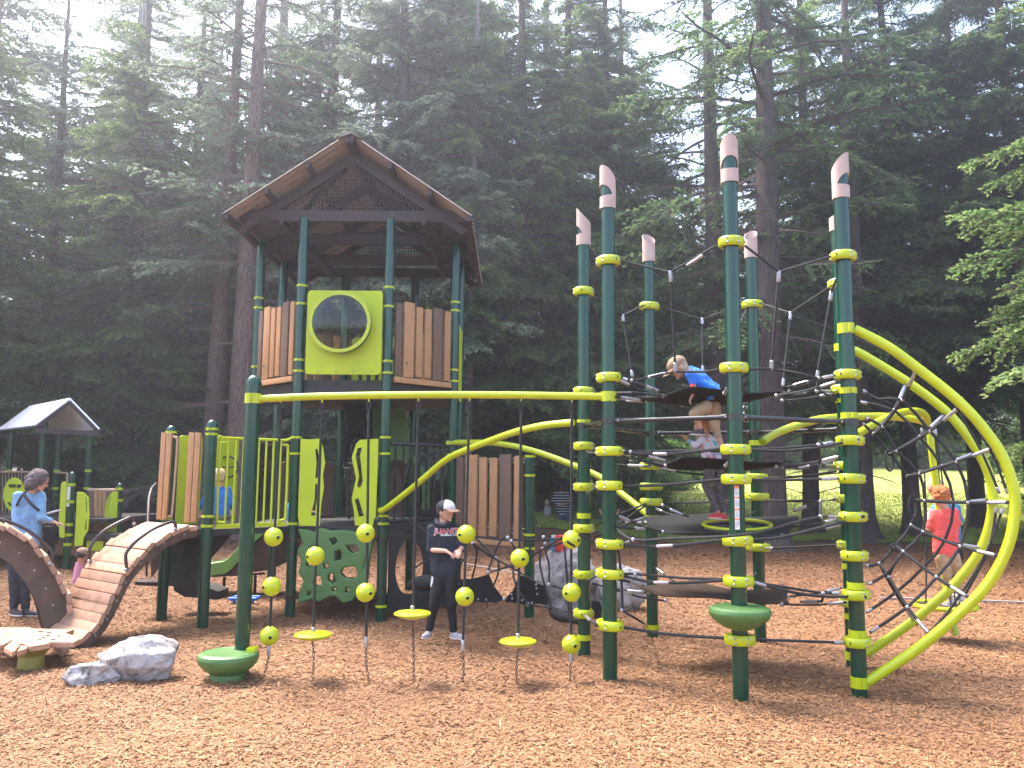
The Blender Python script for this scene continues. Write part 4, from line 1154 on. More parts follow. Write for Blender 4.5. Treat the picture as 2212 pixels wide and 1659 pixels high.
# ---- lower storey lime handhold panels ----
def c66(p): return (p[0]*.23952+604.9, p[1]*.23952+760.4)
orgp = Vector((TC.x, F1.y-.07, 0))
def hp(pts): return pxuv([c66(p) for p in pts], orgp, U)
plate('hand_panel', hp([(190, 787), (265, 792), (365, 783), (388, 870), (405, 1000), (385, 1110), (395, 1220), (370, 1370), (355, 1565), (180, 1565), (165, 1480), (185, 930)]),
      [hp([(315, 878), (340, 868), (350, 920), (362, 880), (372, 878), (362, 1000), (365, 1140), (315, 1140), (328, 1000)]), hp([(315, 1190), (360, 1190), (352, 1250), (325, 1400), (325, 1478), (275, 1478), (310, 1330)])], orgp, U, .022, 'lime_panel', tower)
plate('hand_panel', hp([(722, 795), (885, 785), (882, 935), (862, 1490), (845, 1510), (835, 1565), (680, 1562), (670, 1440), (650, 1320), (690, 1140), (650, 950), (690, 830)]),
      [hp([(700, 866), (745, 858), (725, 930), (750, 1160), (735, 1215), (705, 1230), (693, 1200), (712, 1120), (680, 940)]), hp([(672, 1330), (710, 1312), (760, 1480), (712, 1490)])], orgp, U, .022, 'lime_panel', tower)
# railing between the square deck corner and the tower
d = (F1-Q1); d.z = 0; Lr = d.length; d.normalize(); zr1 = zat(Q1.x, Q1.y, 941)-.02; zr0 = ZL+.03
rail = MB(); A = Vector((Q1.x, Q1.y, 0)); 
def ra(u, z): return A+d*u+Vector((0, 0, z))
rail.tube([ra(PR+.02, zr1+.02), ra(PR+.08, zr1), ra(Lr-PR-.08, zr1), ra(Lr-PR-.02, zr1+.02)], .017, 10)
rail.bar(ra(.10, zr0), ra(Lr-.10, zr0), .035, .045)
for u in np.linspace(.10+.10, Lr-.20, 8): rail.tube([ra(u, zr0), ra(u, zr1)], .013, 8)
for u, s in ((.105, 1), (Lr-.105, -1)):
    rail.tube([ra(u+s*.10, zr1-.05), ra(u+s*.03, zr1-.06), ra(u, zr1-.12), ra(u, zr0+.12), ra(u+s*.03, zr0+.05), ra(u+s*.10, zr0+.04)], .016, 10, True, 3)
rail.build('railing', 'lime', tower)
# black looped railing right of the gap
d2 = (FR_-F2); d2.z = 0; L2 = d2.length; d2.normalize(); A2 = Vector((F2.x, F2.y, 0))
def rb(u, z): return A2+d2*u+Vector((0, 0, z))
zt, zb_ = zat(F2.x, F2.y, 958), ZL+.07
b = MB(); b.tube([rb(PR+.02, zt), rb(L2-.28, zt), rb(L2-.18, zt-.08), rb(L2-.17, zb_+.12), rb(L2-.25, zb_+.02), rb(L2-.4, zb_), rb(PR+.02, zb_)], .022, 12, True, 3)
for u in np.linspace(.16, L2-.30, 6): b.tube([rb(u, zb_), rb(u, zt)], .014, 8)
b.build('railing', 'black_steel', tower)
# far side rail and backing panels of the lower storey
d3 = (FL_-Q2); d3.z = 0
plate('side_panel', rrect(.12, .42, ZL+.02, zat(Q2.x, Q2.y, 940)-.0, .03), [], Q2, d3, .02, 'lime_panel', tower)
plate('side_panel', rrect(.62, .95, ZL+.02, zat(Q2.x, Q2.y, 940)-.0, .03), [], Q2, d3, .02, 'lime_panel', tower)
w3 = MB(); c = Vector((Q2+d3*.72)); c.z = ZL+.70; c += Vector((.0, -.10, 0)); w3.tube([c+Vector((.13*math.cos(q), 0, .13*math.sin(q))) for q in [2*PI*i/24 for i in range(25)]], .012, 8, False); w3.tube([c+Vector((-.12, 0, 0)), c+Vector((.12, 0, 0))], .010, 6); w3.tube([c+Vector((0, 0, -.12)), c+Vector((0, 0, .12))], .010, 6); w3.build('toy_wheel', 'black_steel', tower)
plate('back_panel', rrect(.10, .97, ZL+.02, ZL+.88, .05), [circ((.55, ZL+.45), .22, .22)], BL_, (BR_-BL_), .02, 'beam_brown', tower)
plate('back_panel', rrect(.10, .97, ZL+.02, ZL+.80, .05), [], LL_, (BL_-LL_), .02, 'plank_brown', tower)
b = MB()
for i in range(14):
    a = PI*.15+PI*.8*i/13; a2 = PI*.15+PI*.8*(i+1)/13
b.tube([at(800, 1060, 12.3), at(830, 1000, 12.2), at(880, 985, 12.1), at(915, 1030, 12.1), at(920, 1100, 12.1)], .05, 12, True, 4)
b.build('crawl_hoop', 'green_plastic', tower)
plate('climb_panel', pxuv([(806, 872), (870, 872), (884, 930), (880, 1000), (850, 990), (835, 1010), (812, 990)], Vector((TC.x, 12.0, 0)), U), [], Vector((TC.x, 12.0, 0)), U, .03, 'green_plastic', tower)
b = MB()
for yy in np.arange(860, 1130, 30): b.bar(at(756, yy, 11.9), at(800, yy, 11.9), .03, .03)
b.bar(at(754, 850, 11.9), at(754, 1136, 11.9), .03, .04, (1, 0, 0)); b.bar(at(802, 850, 11.9), at(802, 1136, 11.9), .03, .04, (1, 0, 0)); b.build('ladder', 'black_steel', tower)
# under deck dark panel with round hole
plate('tunnel_panel', rrect(.09, .98, .05, ZL-.09, .03), [circ((.40, .56), .22, .34)], F2+Vector((0, .04, 0)), d2, .02, 'dark_deck', tower)
# green lattice climber
def c2(p): return (p[0]*.41667+302.4, p[1]*.41667+820.9)
orgw = Vector((TC.x, F1.y-.03, 0))
def cw(pts): return pxuv([c2(p) for p in pts], orgw, U)
cells = [[(975, 818), (1020, 806), (1038, 838), (1002, 868)], [(1062, 850), (1128, 845), (1150, 888), (1102, 905), (1080, 885)], [(878, 862), (925, 838), (948, 862), (938, 905), (900, 900)],
         [(1008, 885), (1045, 868), (1062, 905), (1050, 935), (1005, 945)], [(1052, 962), (1120, 955), (1142, 1000), (1120, 1035), (1062, 1030), (1035, 1000)], [(905, 1000), (945, 1005), (960, 1058), (920, 1078), (893, 1060)],
         [(975, 1000), (1010, 992), (1030, 1040), (1003, 1062), (972, 1040)], [(862, 915), (905, 922), (895, 975), (862, 970)], [(868, 1085), (905, 1092), (890, 1120), (862, 1125)], [(1068, 1065), (1105, 1068), (1085, 1110), (1060, 1100)],
         [(945, 945), (985, 940), (995, 978), (955, 985)], [(1165, 905), (1180, 905), (1172, 985), (1155, 980)], [(985, 1075), (1025, 1065), (1035, 1095), (1000, 1100)]]
ow = cw([(835, 780), (870, 785), (905, 800), (940, 775), (985, 790), (1060, 785), (1120, 795), (1195, 800), (1200, 850), (1185, 930), (1175, 1030), (1145, 1060), (1100, 1135), (1060, 1145), (1020, 1110), (985, 1110), (930, 1140), (905, 1125), (830, 1145), (840, 1090), (862, 1040), (835, 990), (850, 940), (830, 880), (860, 850)])
lat = plate('lattice_climber', ow, [cw(c) for c in cells], orgw, U, .13, 'green_plastic', tower, bevel=.018)
b = MB()
for nm, s in (('F1', 1), ('F2', -1)):
    for y in (1166, 1290):
        p = TP[nm]; z = zat(p.x, p.y, y); b.lathe((p.x, p.y, z), [(PR, -.022), (PR+.008, -.022), (PR+.008, .022), (PR, .022)], 18); b.obox((p.x+s*(PR+.04), p.y-.03, z), (.04, 0, 0), (0, .01, 0), (0, 0, .015))
b.build('clamp', 'black_steel', tower)
# arched tubes from the tower to the rope climber
AR1 = [(822, 1103), (833, 1099), (880, 1063), (924, 1026), (968, 990), (1017, 968), (1065, 950), (1114, 933), (1176, 919), (1238, 913)]
AR2 = [(968, 956), (1043, 956), (1096, 961), (1145, 972), (1189, 986), (1243, 1007), (1296, 1030), (1332, 1058), (1368, 1086), (1405, 1116)]
bridge = thing('rope_bridge', (-.4, 9.2, 0), 'black rope net bridge with hanging flaps under two lime arched tubes', 'rope bridge')
b = MB(); n = len(AR1); b.tube([at(x, y, F2.y-.02+(PP[4].y-F2.y)*i/(n-1)) for i, (x, y) in enumerate(AR1)], .036, 16, True, 3); b.build('arched_tube', 'lime', bridge)
b = MB(); n = len(AR2); b.tube([at(x, y, FR_.y+(PP[5].y-FR_.y)*i/(n-1)) for i, (x, y) in enumerate(AR2)], .036, 16, True, 3); b.build('arched_tube', 'lime', bridge)
b = MB(); b.bar(at(818, 1102, F2.y-.03), at(836, 1098, F2.y-.07), .03, .05); b.bar(at(964, 957, FR_.y-.03), at(985, 956, FR_.y-.06), .03, .045); b.build('clamp', 'lime', bridge)
def cb_(x, y): return (x*.25+967.8, y*.25+933.2)
def rbp(pts, Ya, Yb=None):
    Yb = Yb or Ya; n = max(1, len(pts)-1)
    return [at(*cb_(*p), Ya+(Yb-Ya)*i/n) for i, p in enumerate(pts)]
RB = [([(240, 905), (500, 935), (850, 930), (990, 925)], 9.6, 8.6), ([(230, 905), (330, 1010), (410, 1095), (600, 1200), (760, 1300)], 9.0, 8.8), ([(215, 965), (330, 1050), (410, 1095)], 8.9, 9.0),
      ([(350, 1215), (560, 1150), (700, 1085), (820, 1010), (985, 910)], 9.1, 8.2), ([(820, 1010), (990, 955)], 8.6, 8.2), ([(205, 1270), (240, 1130), (245, 1020), (215, 965)], 9.2, 8.9),
      ([(340, 1220), (380, 1110), (430, 980), (480, 920), (515, 915), (545, 945)], 9.1, 9.2), ([(380, 1350), (430, 1230), (435, 1120), (410, 1095)], 9.0, 9.0), ([(545, 945), (600, 1060)], 9.2, 9.2),
      ([(690, 1490), (600, 1350), (565, 1240), (565, 1150)], 8.8, 9.1), ([(690, 1050), (740, 950), (800, 905), (825, 915), (840, 965)], 9.2, 9.0), ([(895, 1520), (850, 1380), (800, 1180), (795, 1050), (820, 1010)], 8.6, 8.6),
      ([(870, 1320), (875, 1160), (845, 1040), (840, 965)], 9.2, 9.2), ([(700, 1490), (800, 1505), (895, 1525)], 8.8, 8.5), ([(1045, 1600), (1030, 1300), (1005, 985)], 8.2, 8.2), ([(100, 1270), (110, 1150), (150, 1080)], 9.3, 9.3),
      ([(870, 1320), (960, 1345), (1050, 1370)], 9.2, 9.0), ([(-560, 700), (-350, 760), (-150, 880), (-30, 905)], 9.9, 9.6), ([(-330, 1200), (-200, 1120), (-70, 1060), (120, 1100)], 9.6, 9.4)]
for pts, ya, yb in RB: rope(rbp(pts, ya, yb), k=4, r=.0105, parent=bridge, knots=[])
for p in ((215, 965), (350, 1215), (410, 1095), (515, 915), (545, 945), (820, 1010), (840, 965), (825, 910), (690, 1490), (895, 1525), (870, 1320), (1045, 1600), (485, 1445)):
    b = MB(); b.ball(at(*cb_(*p), 8.95), .024, 10, 6); b.build('rope_knot', 'steel', bridge)
def flap(poly, Y, th=.02, y2=None):
    P = [at(*cb_(*p), Y+(0 if y2 is None else (y2-Y)*i/(len(poly)-1))) for i, p in enumerate(poly)]
    b = MB(); b.prism(P, (0, th, .0)); return b
b = flap([(100, 1275), (205, 1270), (330, 1238), (350, 1222), (395, 1330), (485, 1445), (420, 1475), (220, 1468), (100, 1440)], 9.1)
b.mi = 1
for p in ((160, 1440), (260, 1445), (330, 1450)): b.ball(at(*cb_(*p), 9.08), .012, 8, 4)
b.build('bridge_flap', ['black_cloth', 'steel'], bridge)
b = flap([(490, 1448), (560, 1370), (620, 1235), (660, 1250), (760, 1310), (850, 1330), (865, 1390), (862, 1500), (760, 1480), (700, 1500), (600, 1478), (500, 1470)], 9.0)
b.mi = 1
for p in ((760, 1320), (772, 1400), (765, 1350), (550, 1405), (555, 1440), (640, 1455), (725, 1475), (850, 1360)): b.ball(at(*cb_(*p), 8.98), .013, 8, 4)
b.build('bridge_flap', ['membrane', 'steel'], bridge)
b = MB(); b.tube(rbp([(890, 1530), (930, 1570), (1000, 1600), (1060, 1605), (1130, 1640)], 8.6, 8.2), [.03, .06, .05, .05, .03], 10, True, 3); b.build('bridge_flap', 'black_cloth', bridge)
b = flap([(1240, 1460), (1310, 1470), (1330, 1520), (1325, 1625), (1240, 1600)], 8.0)
b.build('bridge_flap', 'membrane', bridge)
b = MB(); b.tube(rbp([(-330, 1330), (-200, 1300), (0, 1330), (110, 1350)], 9.5, 9.2), [.05, .09, .08, .05], 10, True, 3); b.build('bridge_flap', 'black_cloth', bridge)

# ---- boards and grab bar at the top of the plank bridge ----
dq = (Q2-Q1); dq.z = 0; dq.normalize(); outd = Vector((-dq.y, dq.x, 0))
if outd.y > 0: outd = -outd
def vboard(x0, x1, xb0, xb1, yt, yb, Y, n=2):
    b = MB()
    for i in range(n):
        a0 = x0+(x1-x0)*i/n; a1 = x0+(x1-x0)*(i+1)/n-1.5; c0 = xb0+(xb1-xb0)*i/n; c1 = xb0+(xb1-xb0)*(i+1)/n-1.5
        b.prism([at(a0, yt, Y), at(a1, yt+1, Y), at(c1, yb, Y), at(c0, yb, Y)], (0.0, .045, 0))
    return b
vboard(348, 372, 337, 360, 934, 1122, Q2.y-.16).build('entrance_board', 'cedar', tower, bevel=.004)
vboard(408, 435, 397, 424, 934, 1128, Q1.y+.06).build('entrance_board', 'cedar', tower, bevel=.004)
b = MB(); b.tube([at(373, 943, Q2.y-.1), at(380, 946, Q2.y-.1), at(383, 957, Q2.y-.1), at(372, 1105, Q2.y-.1), at(367, 1115, Q2.y-.1), at(360, 1116, Q2.y-.1)], .014, 10, True, 3); b.build('grab_bar', 'pipe_tan', tower)

# ================= ARCHED PLANK BRIDGES =================
def loft(b, path, sv, nv, w_, h):
    """beam of width w_ along sv and depth h along -nv under path"""
    P = [Vector(p) for p in path]; vs_ = []
    for i, p in enumerate(P):
        t = (P[min(i+1, len(P)-1)]-P[max(0, i-1)]).normalized(); n = sv.cross(t).normalized()
        if n.z < 0 and nv is None: n = -n
        if nv is not None and n.dot(nv) < 0: n = -n
        for a, c in ((-.5, 0), (.5, 0), (.5, -1), (-.5, -1)): vs_.append(p+sv*w_*a+n*h*c)
    m = len(P); fs = [[i*4+j, i*4+(j+1) % 4, (i+1)*4+(j+1) % 4, (i+1)*4+j] for i in range(m-1) for j in range(4)]+[[0, 1, 2, 3], [(m-1)*4+j for j in (3, 2, 1, 0)]]
    b.add(vs_, fs)
def plank_bridge(name_label, near_px, p0, od, wv, nplank, beam_h, over, group='arched plank bridges', upref=Vector((.4, 0, 1)), beam_in=.06):
    pth = smooth_path([onp(p[0], p[1], p0, od) for p in near_px], 6)
    t = thing('plank_bridge', (pth[-1].x, pth[-1].y, 0), name_label, 'plank bridge', group)
    sv = wv.normalized(); W = wv.length
    # arc-length resample
    L = [0]
    for a, c in zip(pth, pth[1:]): L.append(L[-1]+(c-a).length)
    def S(s):
        for i in range(len(pth)-1):
            if L[i+1] >= s: return pth[i].lerp(pth[i+1], (s-L[i])/max(1e-6, L[i+1]-L[i]))
        return pth[-1]
    T = L[-1]; st_ = T/nplank
    for i in range(nplank):
        c = S((i+.5)*st_); tg = (S(min(T, (i+1)*st_))-S(i*st_)).normalized(); n = sv.cross(tg)
        if n.dot(upref) < 0: n = -n
        tg2 = (tg-n*(.16 if i % 2 else .05)).normalized(); n2 = sv.cross(tg2)
        if n2.dot(n) < 0: n2 = -n2
        b = MB(); b.obox(c+wv/2+n2*(.012*(i % 2)+.004*((i*7) % 3)), wv/2*(1+over+.02*((i*5) % 3-1)), tg2*st_*.46, n2*.024)
        b.build('plank', 'cedar_flat', t, bevel=.005)
    for off in (beam_in, W-beam_in):
        b = MB(); loft(b, [p+sv*off for p in pth[::2]], sv, upref, .045, beam_h)
        b.v = [v for v in b.v]
        b.mi = 1
        for i in range(6, len(pth)-4, 9):
            tg = (pth[i+1]-pth[i]).normalized(); n = sv.cross(tg)
            if n.dot(upref) < 0: n = -n
            b.ball(pth[i]+sv*(off-.026)-n*beam_h*.5, .012, 8, 4)
        b.build('side_beam', ['beam_brown', 'steel'], t)
    return t, sv, W
c1_ = [(1030, 872), (960, 880), (900, 905), (800, 965), (720, 1040), (660, 1110), (620, 1180), (590, 1240), (560, 1300), (520, 1370), (485, 1412), (440, 1450), (375, 1482)]
B1, sv1, W1 = plank_bridge('arched tan plank bridge rising to the entrance boards of the tower', [(x*.4168, y*.4168+777.7) for x, y in c1_], Q1, outd, (Q2-Q1)*1.02, 17, .10, .0)
def rail_bar(px_, p0, parent, od=outd, r=.017):
    b = MB(); b.tube([onp(x, y, p0, od) for x, y in px_], r, 10, True, 3); b.mi = 1
    for p in (px_[0], px_[-1]): b.ball(onp(p[0], p[1], p0, od)+Vector((0, -.02, 0)), .02, 10, 5)
    b.build('handrail', ['rail_brown', 'steel'], parent)
rail_bar([(274, 1230), (272, 1212), (272, 1197), (280, 1184), (295, 1168), (325, 1146), (350, 1134), (372, 1127), (378, 1131), (380, 1143)], Q1-sv1*.0, B1)
rail_bar([(194, 1212), (194, 1195), (196, 1180), (217, 1153), (250, 1132), (280, 1118), (287, 1119), (291, 1131)], Q2-sv1*.03, B1)
p2 = G(150, 1374); od2 = Vector((-.86, -.50, 0)); wv2 = Vector((-.55, .83, 0)).normalized()*.80
n2_ = [(-70, 1128), (-30, 1133), (0, 1141), (33, 1153), (67, 1175), (92, 1203), (112, 1229), (129, 1259), (142, 1286), (150, 1312), (158, 1345), (166, 1372)]
B2, sv2, W2 = plank_bridge('arched tan plank bridge cut by the left edge, before the woman in blue', n2_, p2, od2, wv2, 15, .26, .08, upref=Vector((1, 0, .8)), beam_in=.10)
rail_bar([(-30, 1118), (0, 1122), (25, 1129), (62, 1147), (92, 1170), (108, 1185), (113, 1195), (110, 1217)], p2-sv2*.02, B2, od2)
# star shaped plank platform at the left edge
plat = thing('plank_platform', (G(50, 1400).x, G(50, 1400).y, 0), 'low fan of tan planks at the foot of the arched bridges, left edge', 'platform')
def cl(x, y): return (x*.2657, y*.2657+993.7)
for k, (poly, z) in enumerate((([(-120, 1360), (250, 1357), (255, 1370), (605, 1375), (530, 1402), (655, 1450), (600, 1480), (380, 1478), (200, 1428), (0, 1393), (-120, 1390)], .215),
                ([(-120, 1392), (0, 1397), (120, 1400), (410, 1488), (250, 1515), (100, 1460), (0, 1442), (-120, 1430)], .222), ([(-60, 1432), (0, 1444), (98, 1461), (35, 1497), (0, 1505), (-80, 1500)], .215), ([(105, 1463), (172, 1484), (130, 1545), (100, 1560), (35, 1522)], .215), ([(176, 1486), (236, 1502), (215, 1532), (140, 1552)], .21), ([(430, 1515), (505, 1508), (568, 1525), (500, 1562)], .06))):
    b = MB(); b.prism([G(*cl(*p), z) for p in poly], (0, 0, -.045)); b.build('plank', 'cedar_flat', plat, bevel=.006)
b = MB(); rr_ = random.Random(3)
for (x, y) in ((30, 1415), (60, 1425), (95, 1418), (130, 1440), (60, 1408), (330, 1395), (400, 1400), (350, 1440), (430, 1460), (310, 1460), (180, 1500), (150, 1530), (480, 1430), (390, 1425)):
    c = G(*cl(x, y), .2195); a = rr_.random()*3; b = MB(); b.obox(c, (.02*math.cos(a), .02*math.sin(a), 0), (-.006*math.sin(a), .006*math.cos(a), 0), (0, 0, .0035)); b.build('peck_mark', 'beam_brown', plat)
c = G(*cl(195, 1545), .17); b = MB(); b.lathe((c.x, c.y+.12, 0), [(.11, -.1), (.10, .10), (.15, .17)], 22); b.build('foot', 'olive', plat)

# ================= SLIDE, STAIRS =================
slide = thing('slide', (-4.0, 12.1, 0), 'curved green slide with dark underside leaving the tower to the left', 'slide')
def cs(x, y): return (x*.15628+328.4, y*.15628+1123.3)
sp_ = [(560, 640), (700, 620), (820, 602), (980, 577), (1060, 532), (1130, 452), (1200, 372), (1350, 250), (1500, 130), (1640, 10)]
sb_ = [(560, 790), (700, 780), (820, 765), (1000, 742), (1100, 680), (1200, 560), (1290, 440), (1430, 290), (1580, 160), (1720, 40)]
Ys = 11.75
b = MB(); top_ = [at(*cs(*p), Ys) for p in sp_]; bot_ = [at(*cs(*p), Ys) for p in sb_]
n = len(top_); vs_ = []
sec = lambda t, q: [t, t+Vector((0, .025, .012)), q.lerp(t, .15)+Vector((0, .03, 0)), q.lerp(t, .05)+Vector((0, .12, 0)), q.lerp(t, .05)+Vector((0, .48, 0)), q.lerp(t, .15)+Vector((0, .57, 0)), t+Vector((0, .60, 0)), t+Vector((0, .62, 0)), q+Vector((0, .60, 0)), q+Vector((0, .50, -.02)), q+Vector((0, .10, -.02)), q]
for t, q in zip(top_, bot_): vs_ += sec(t, q)
m = 12; b.add(vs_, [[i*m+j, i*m+(j+1) % m, (i+1)*m+(j+1) % m, (i+1)*m+j] for i in range(n-1) for j in range(m)]+[list(range(m)), [(n-1)*m+j for j in range(m)][::-1]])
b.build('chute', 'slide_green', slide)
b = MB(); b.prism([at(*cs(*p), Ys+.02) for p in ((1000, 748), (1110, 690), (1210, 560), (1300, 430), (1440, 300), (1730, 60), (2050, 20), (1900, 420), (1780, 600), (1620, 690), (1420, 720), (1200, 740))], (0, .5, 0)); b.build('chute_underside', 'membrane_brown', slide)
b = MB()
for x, y in ((1000, 790), (1430, 730)):
    p = at(*cs(x, y), Ys+.3); b.tube([p, Vector((p.x, p.y, -.05))], .022, 10)
p = at(*cs(820, 770), Ys+.05); q = at(*cs(1560, 740), Ys+.05); b.bar(p, q, .04, .03)
b.build('slide_leg', 'roof_brown', slide)
# stair tower under the square deck
stair = thing('stair_unit', (-3.9, 10.2, 0), 'dark perforated metal stair unit under the square deck', 'stairs')
Yp = 9.95
ox = Vector((-3.6, Yp, 0))
def pp_(pts): return pxuv([cs(*p) for p in pts], ox, U)
hA = [(262, 455), (610, 440), (610, 580), (262, 595)]; hB = [(330, 372), (420, 262), (650, 250), (650, 360)]
plate('riser_plate', pp_([(250, 400), (400, 250), (760, 100), (700, 700), (680, 920), (230, 910), (240, 600)]), [pp_(hA), pp_(hB)], ox, U, .012, 'dark_deck', stair, bevel=.002)
for hx in (hA, hB):
    b = MB(); x0, x1 = min(p[0] for p in hx)-8, max(p[0] for p in hx)+8; y0, y1 = min(p[1] for p in hx)-8, max(p[1] for p in hx)+8
    for i in range(int((x1-x0)/27)+1): b.bar(at(*cs(x0+i*27, y0), Yp+.004), at(*cs(x0+i*27, y1), Yp+.004), .004, .040, (1, 0, 0))
    for j in range(int((y1-y0)/27)+1): b.bar(at(*cs(x0, y0+j*27), Yp+.009), at(*cs(x1, y0+j*27), Yp+.009), .004, .032)
    b.build('perforated_sheet', 'dark_deck', stair)
b = MB(); b.prism([at(*cs(*p), Yp+.05) for p in ((750, 90), (1100, 110), (1100, 190), (820, 520), (760, 560))], (0, .04, 0)); b.build('stringer', 'dark_deck', stair)
b = MB(); b.prism([at(*cs(*p), Yp-.05) for p in ((-20, 560), (95, 430), (95, 640), (-10, 790))], (0, .04, 0)); b.prism([at(*cs(*p), Yp-.08) for p in ((255, 300), (380, 280), (262, 430))], (0, .04, 0)); b.build('stringer', 'beam_brown', stair)
b = MB(); b.prism([at(*cs(*p), Yp+.1) for p in ((300, 915), (680, 905), (920, 990), (915, 1105), (790, 1090), (450, 1065), (300, 975))], (0, .35, 0)); b.build('step', 'dark_deck', stair)
for (x0, x1, y0, y1) in ((-240, 90, 850, 900),):
    b = MB(); b.prism([at(*cs(x0, y0), Yp-.1), at(*cs(x1, y0+15), Yp-.1), at(*cs(x1, y1+20), Yp-.1), at(*cs(x0, y1), Yp-.1)], (0, .35, 0)); b.build('step', 'roof_brown', stair, bevel=.006)
b = MB(); b.tube([at(*cs(-75, 500), Yp), at(*cs(-75, 780), Yp)], .013, 8); b.tube([at(*cs(-60, 600), Yp+.3), at(*cs(-40, -300), Yp+1.), at(*cs(60, -500), Yp+1.4)], .02, 8, True, 3); b.build('handrail', 'roof_brown', stair)
# blue toy
c = G(528, 1302); toy = MB(); toy.obox(c+Vector((0, 0, .05)), (.17, .02, 0), (-.01, .09, 0), (0, 0, .012)); toy.tube([c+Vector((-.17, .09, .06)), c+Vector((-.17, -.09, .06)), c+Vector((.17, -.07, .06)), c+Vector((.17, .11, .06)), c+Vector((-.17, .09, .06))], .02, 8)
for s in (-1, 1): toy.tube([c+Vector((s*.12, -.05, .0)), c+Vector((s*.12, -.05, .05))], .02, 8)
toy.build('toy_tray', 'blue_plastic', loc=(c.x, c.y, 0), label='small bright blue plastic toy tray on the mulch beside the domed pole', cat='toy')

# ================= ROCKS =================
def rock_mesh(b, c, rx, ry, rz, seed, rough=.16, flat=.75, facet=1.0):
    import bmesh
    bm = bmesh.new(); bmesh.ops.create_icosphere(bm, subdivisions=5, radius=1)
    off = Vector((seed*3.1, seed*1.7, seed*.9)); cuts = []
    rr = random.Random(seed)
    for _ in range(int(16*facet)):
        d = Vector((rr.gauss(0, 1), rr.gauss(0, 1), rr.gauss(0, .8))).normalized(); cuts.append((d, rr.uniform(.62, .9)))
    vs_ = []
    for v in bm.verts:
        p = v.co.copy()
        for d, k in cuts:
            e = p.dot(d)-k
            if e > 0: p -= d*e*.93
        if p.z > flat: p.z = flat+(p.z-flat)*.25
        nn = p.normalized()
        p += nn*(rough*noise.fractal(p*1.9+off, .9, 2.1, 5)+.02*noise.noise(p*9+off))
        v.co = p
    b.add([Vector((c[0]+v.co.x*rx, c[1]+v.co.y*ry, c[2]+v.co.z*rz)) for v in bm.verts], [[v.index for v in f.verts] for f in bm.faces]); bm.free()
def rock(name, px0, px1, pyb, pyt, seed, label, grp=None, depth=.8, **kw):
    base = G((px0+px1)/2, pyb); Y = base.y
    W = (px1-px0)/FPX*Y/2; H = (pyb-pyt)/FPX*Y
    b = MB(); ry = W*depth; rock_mesh(b, (base.x, Y+ry*.75, H*.42), W*1.16, ry*1.16, H*.74, seed, **kw)
    return b.build(name, 'rock', loc=(base.x, Y+ry*.75, 0), label=label, cat='rock', group=grp)
rock('boulder', 210, 360, 1474, 1382, 4, 'large pale grey boulder in the mulch at lower left', depth=.7, facet=1.5, rough=.12, flat=.62)
rock('boulder', 132, 236, 1481, 1434, 9, 'low pale stone touching the left foot of the large foreground boulder', flat=.5)
rock('boulder', 1164, 1306, 1318, 1188, 15, 'tall layered grey boulder behind the hanging balls and climber posts', depth=.7, rough=.14, flat=.7)
rock('boulder', 1296, 1392, 1318, 1222, 22, 'squat grey boulder right of the tall layered one', depth=.7)
# red and blue toy on the boulder
c = at(1205, 1172, 10.9)
tb = thing('toy_bucket', (c.x, c.y, c.z-.12), 'red and light blue plastic toy standing on top of the layered boulder', 'toy')
b = MB(); b.lathe(c+Vector((.035, 0, -.11)), [(.01, 0), (.07, .0), (.085, .05), (.08, .16), (.06, .20), (.01, .21)], 16); b.build('body', 'red_plastic', tb)
b = MB(); b.lathe(c+Vector((-.055, .02, -.10)), [(.01, 0), (.045, .0), (.05, .15), (.01, .16)], 14); b.build('bottle', 'cyan_plastic', tb)
b = MB(); b.lathe(c+Vector((-.055, .02, .06)), [(.01, 0), (.03, .0), (.03, .03), (.01, .035)], 12); b.build('lid', 'white_plastic', tb)

# ================= BACKGROUND PLAY STRUCTURE =================
bgp = thing('play_structure', (-7.5, 15.5, 0), 'farther play structure under a small white metal gable roof at the left edge', 'play structure')
def cq(x, y): return (x*.2396, y*.2396+829.5)
Yb = 15.6
def bpost(x, yt, yb, Y, dome=False):
    X = at(x, yb, Y).x; return post_part(bgp, X, Y, zat(X, Y, yt), -.1, dome), X
for (x, yt, Y) in ((13, 918, 17.4), (83, 912, 16.2), (117, 918, 17.6), (185, 920, 16.6)):
    po_, X = bpost(x, yt, 1100, Y); [band(po_, X, Y, zat(X, Y, y), .05) for y in (1017, 1055)]
wpo, wX = bpost(150, 1021, 1120, 14.8, True)
for y in (1047, 1084, 1133, 1155, 1176): band(wpo, wX, 14.8, zat(wX, 14.8, y), .05)
po_, X = bpost(256, 1045, 1100, 15.6, True); [band(po_, X, 15.6, zat(X, 15.6, y), .05) for y in (1056, 1081)]
b = MB(); b.mi = 0
for y0, y1 in ((1051, 1080), (1086, 1094)):
    z0, z1 = zat(wX, 14.8, y1), zat(wX, 14.8, y0); b.obox((wX-.02, 14.8-PR-.004, (z0+z1)/2), (.035, 0, 0), (0, .003, 0), (0, 0, (z1-z0)/2))
b.build('warning_sticker', 'sticker', wpo)
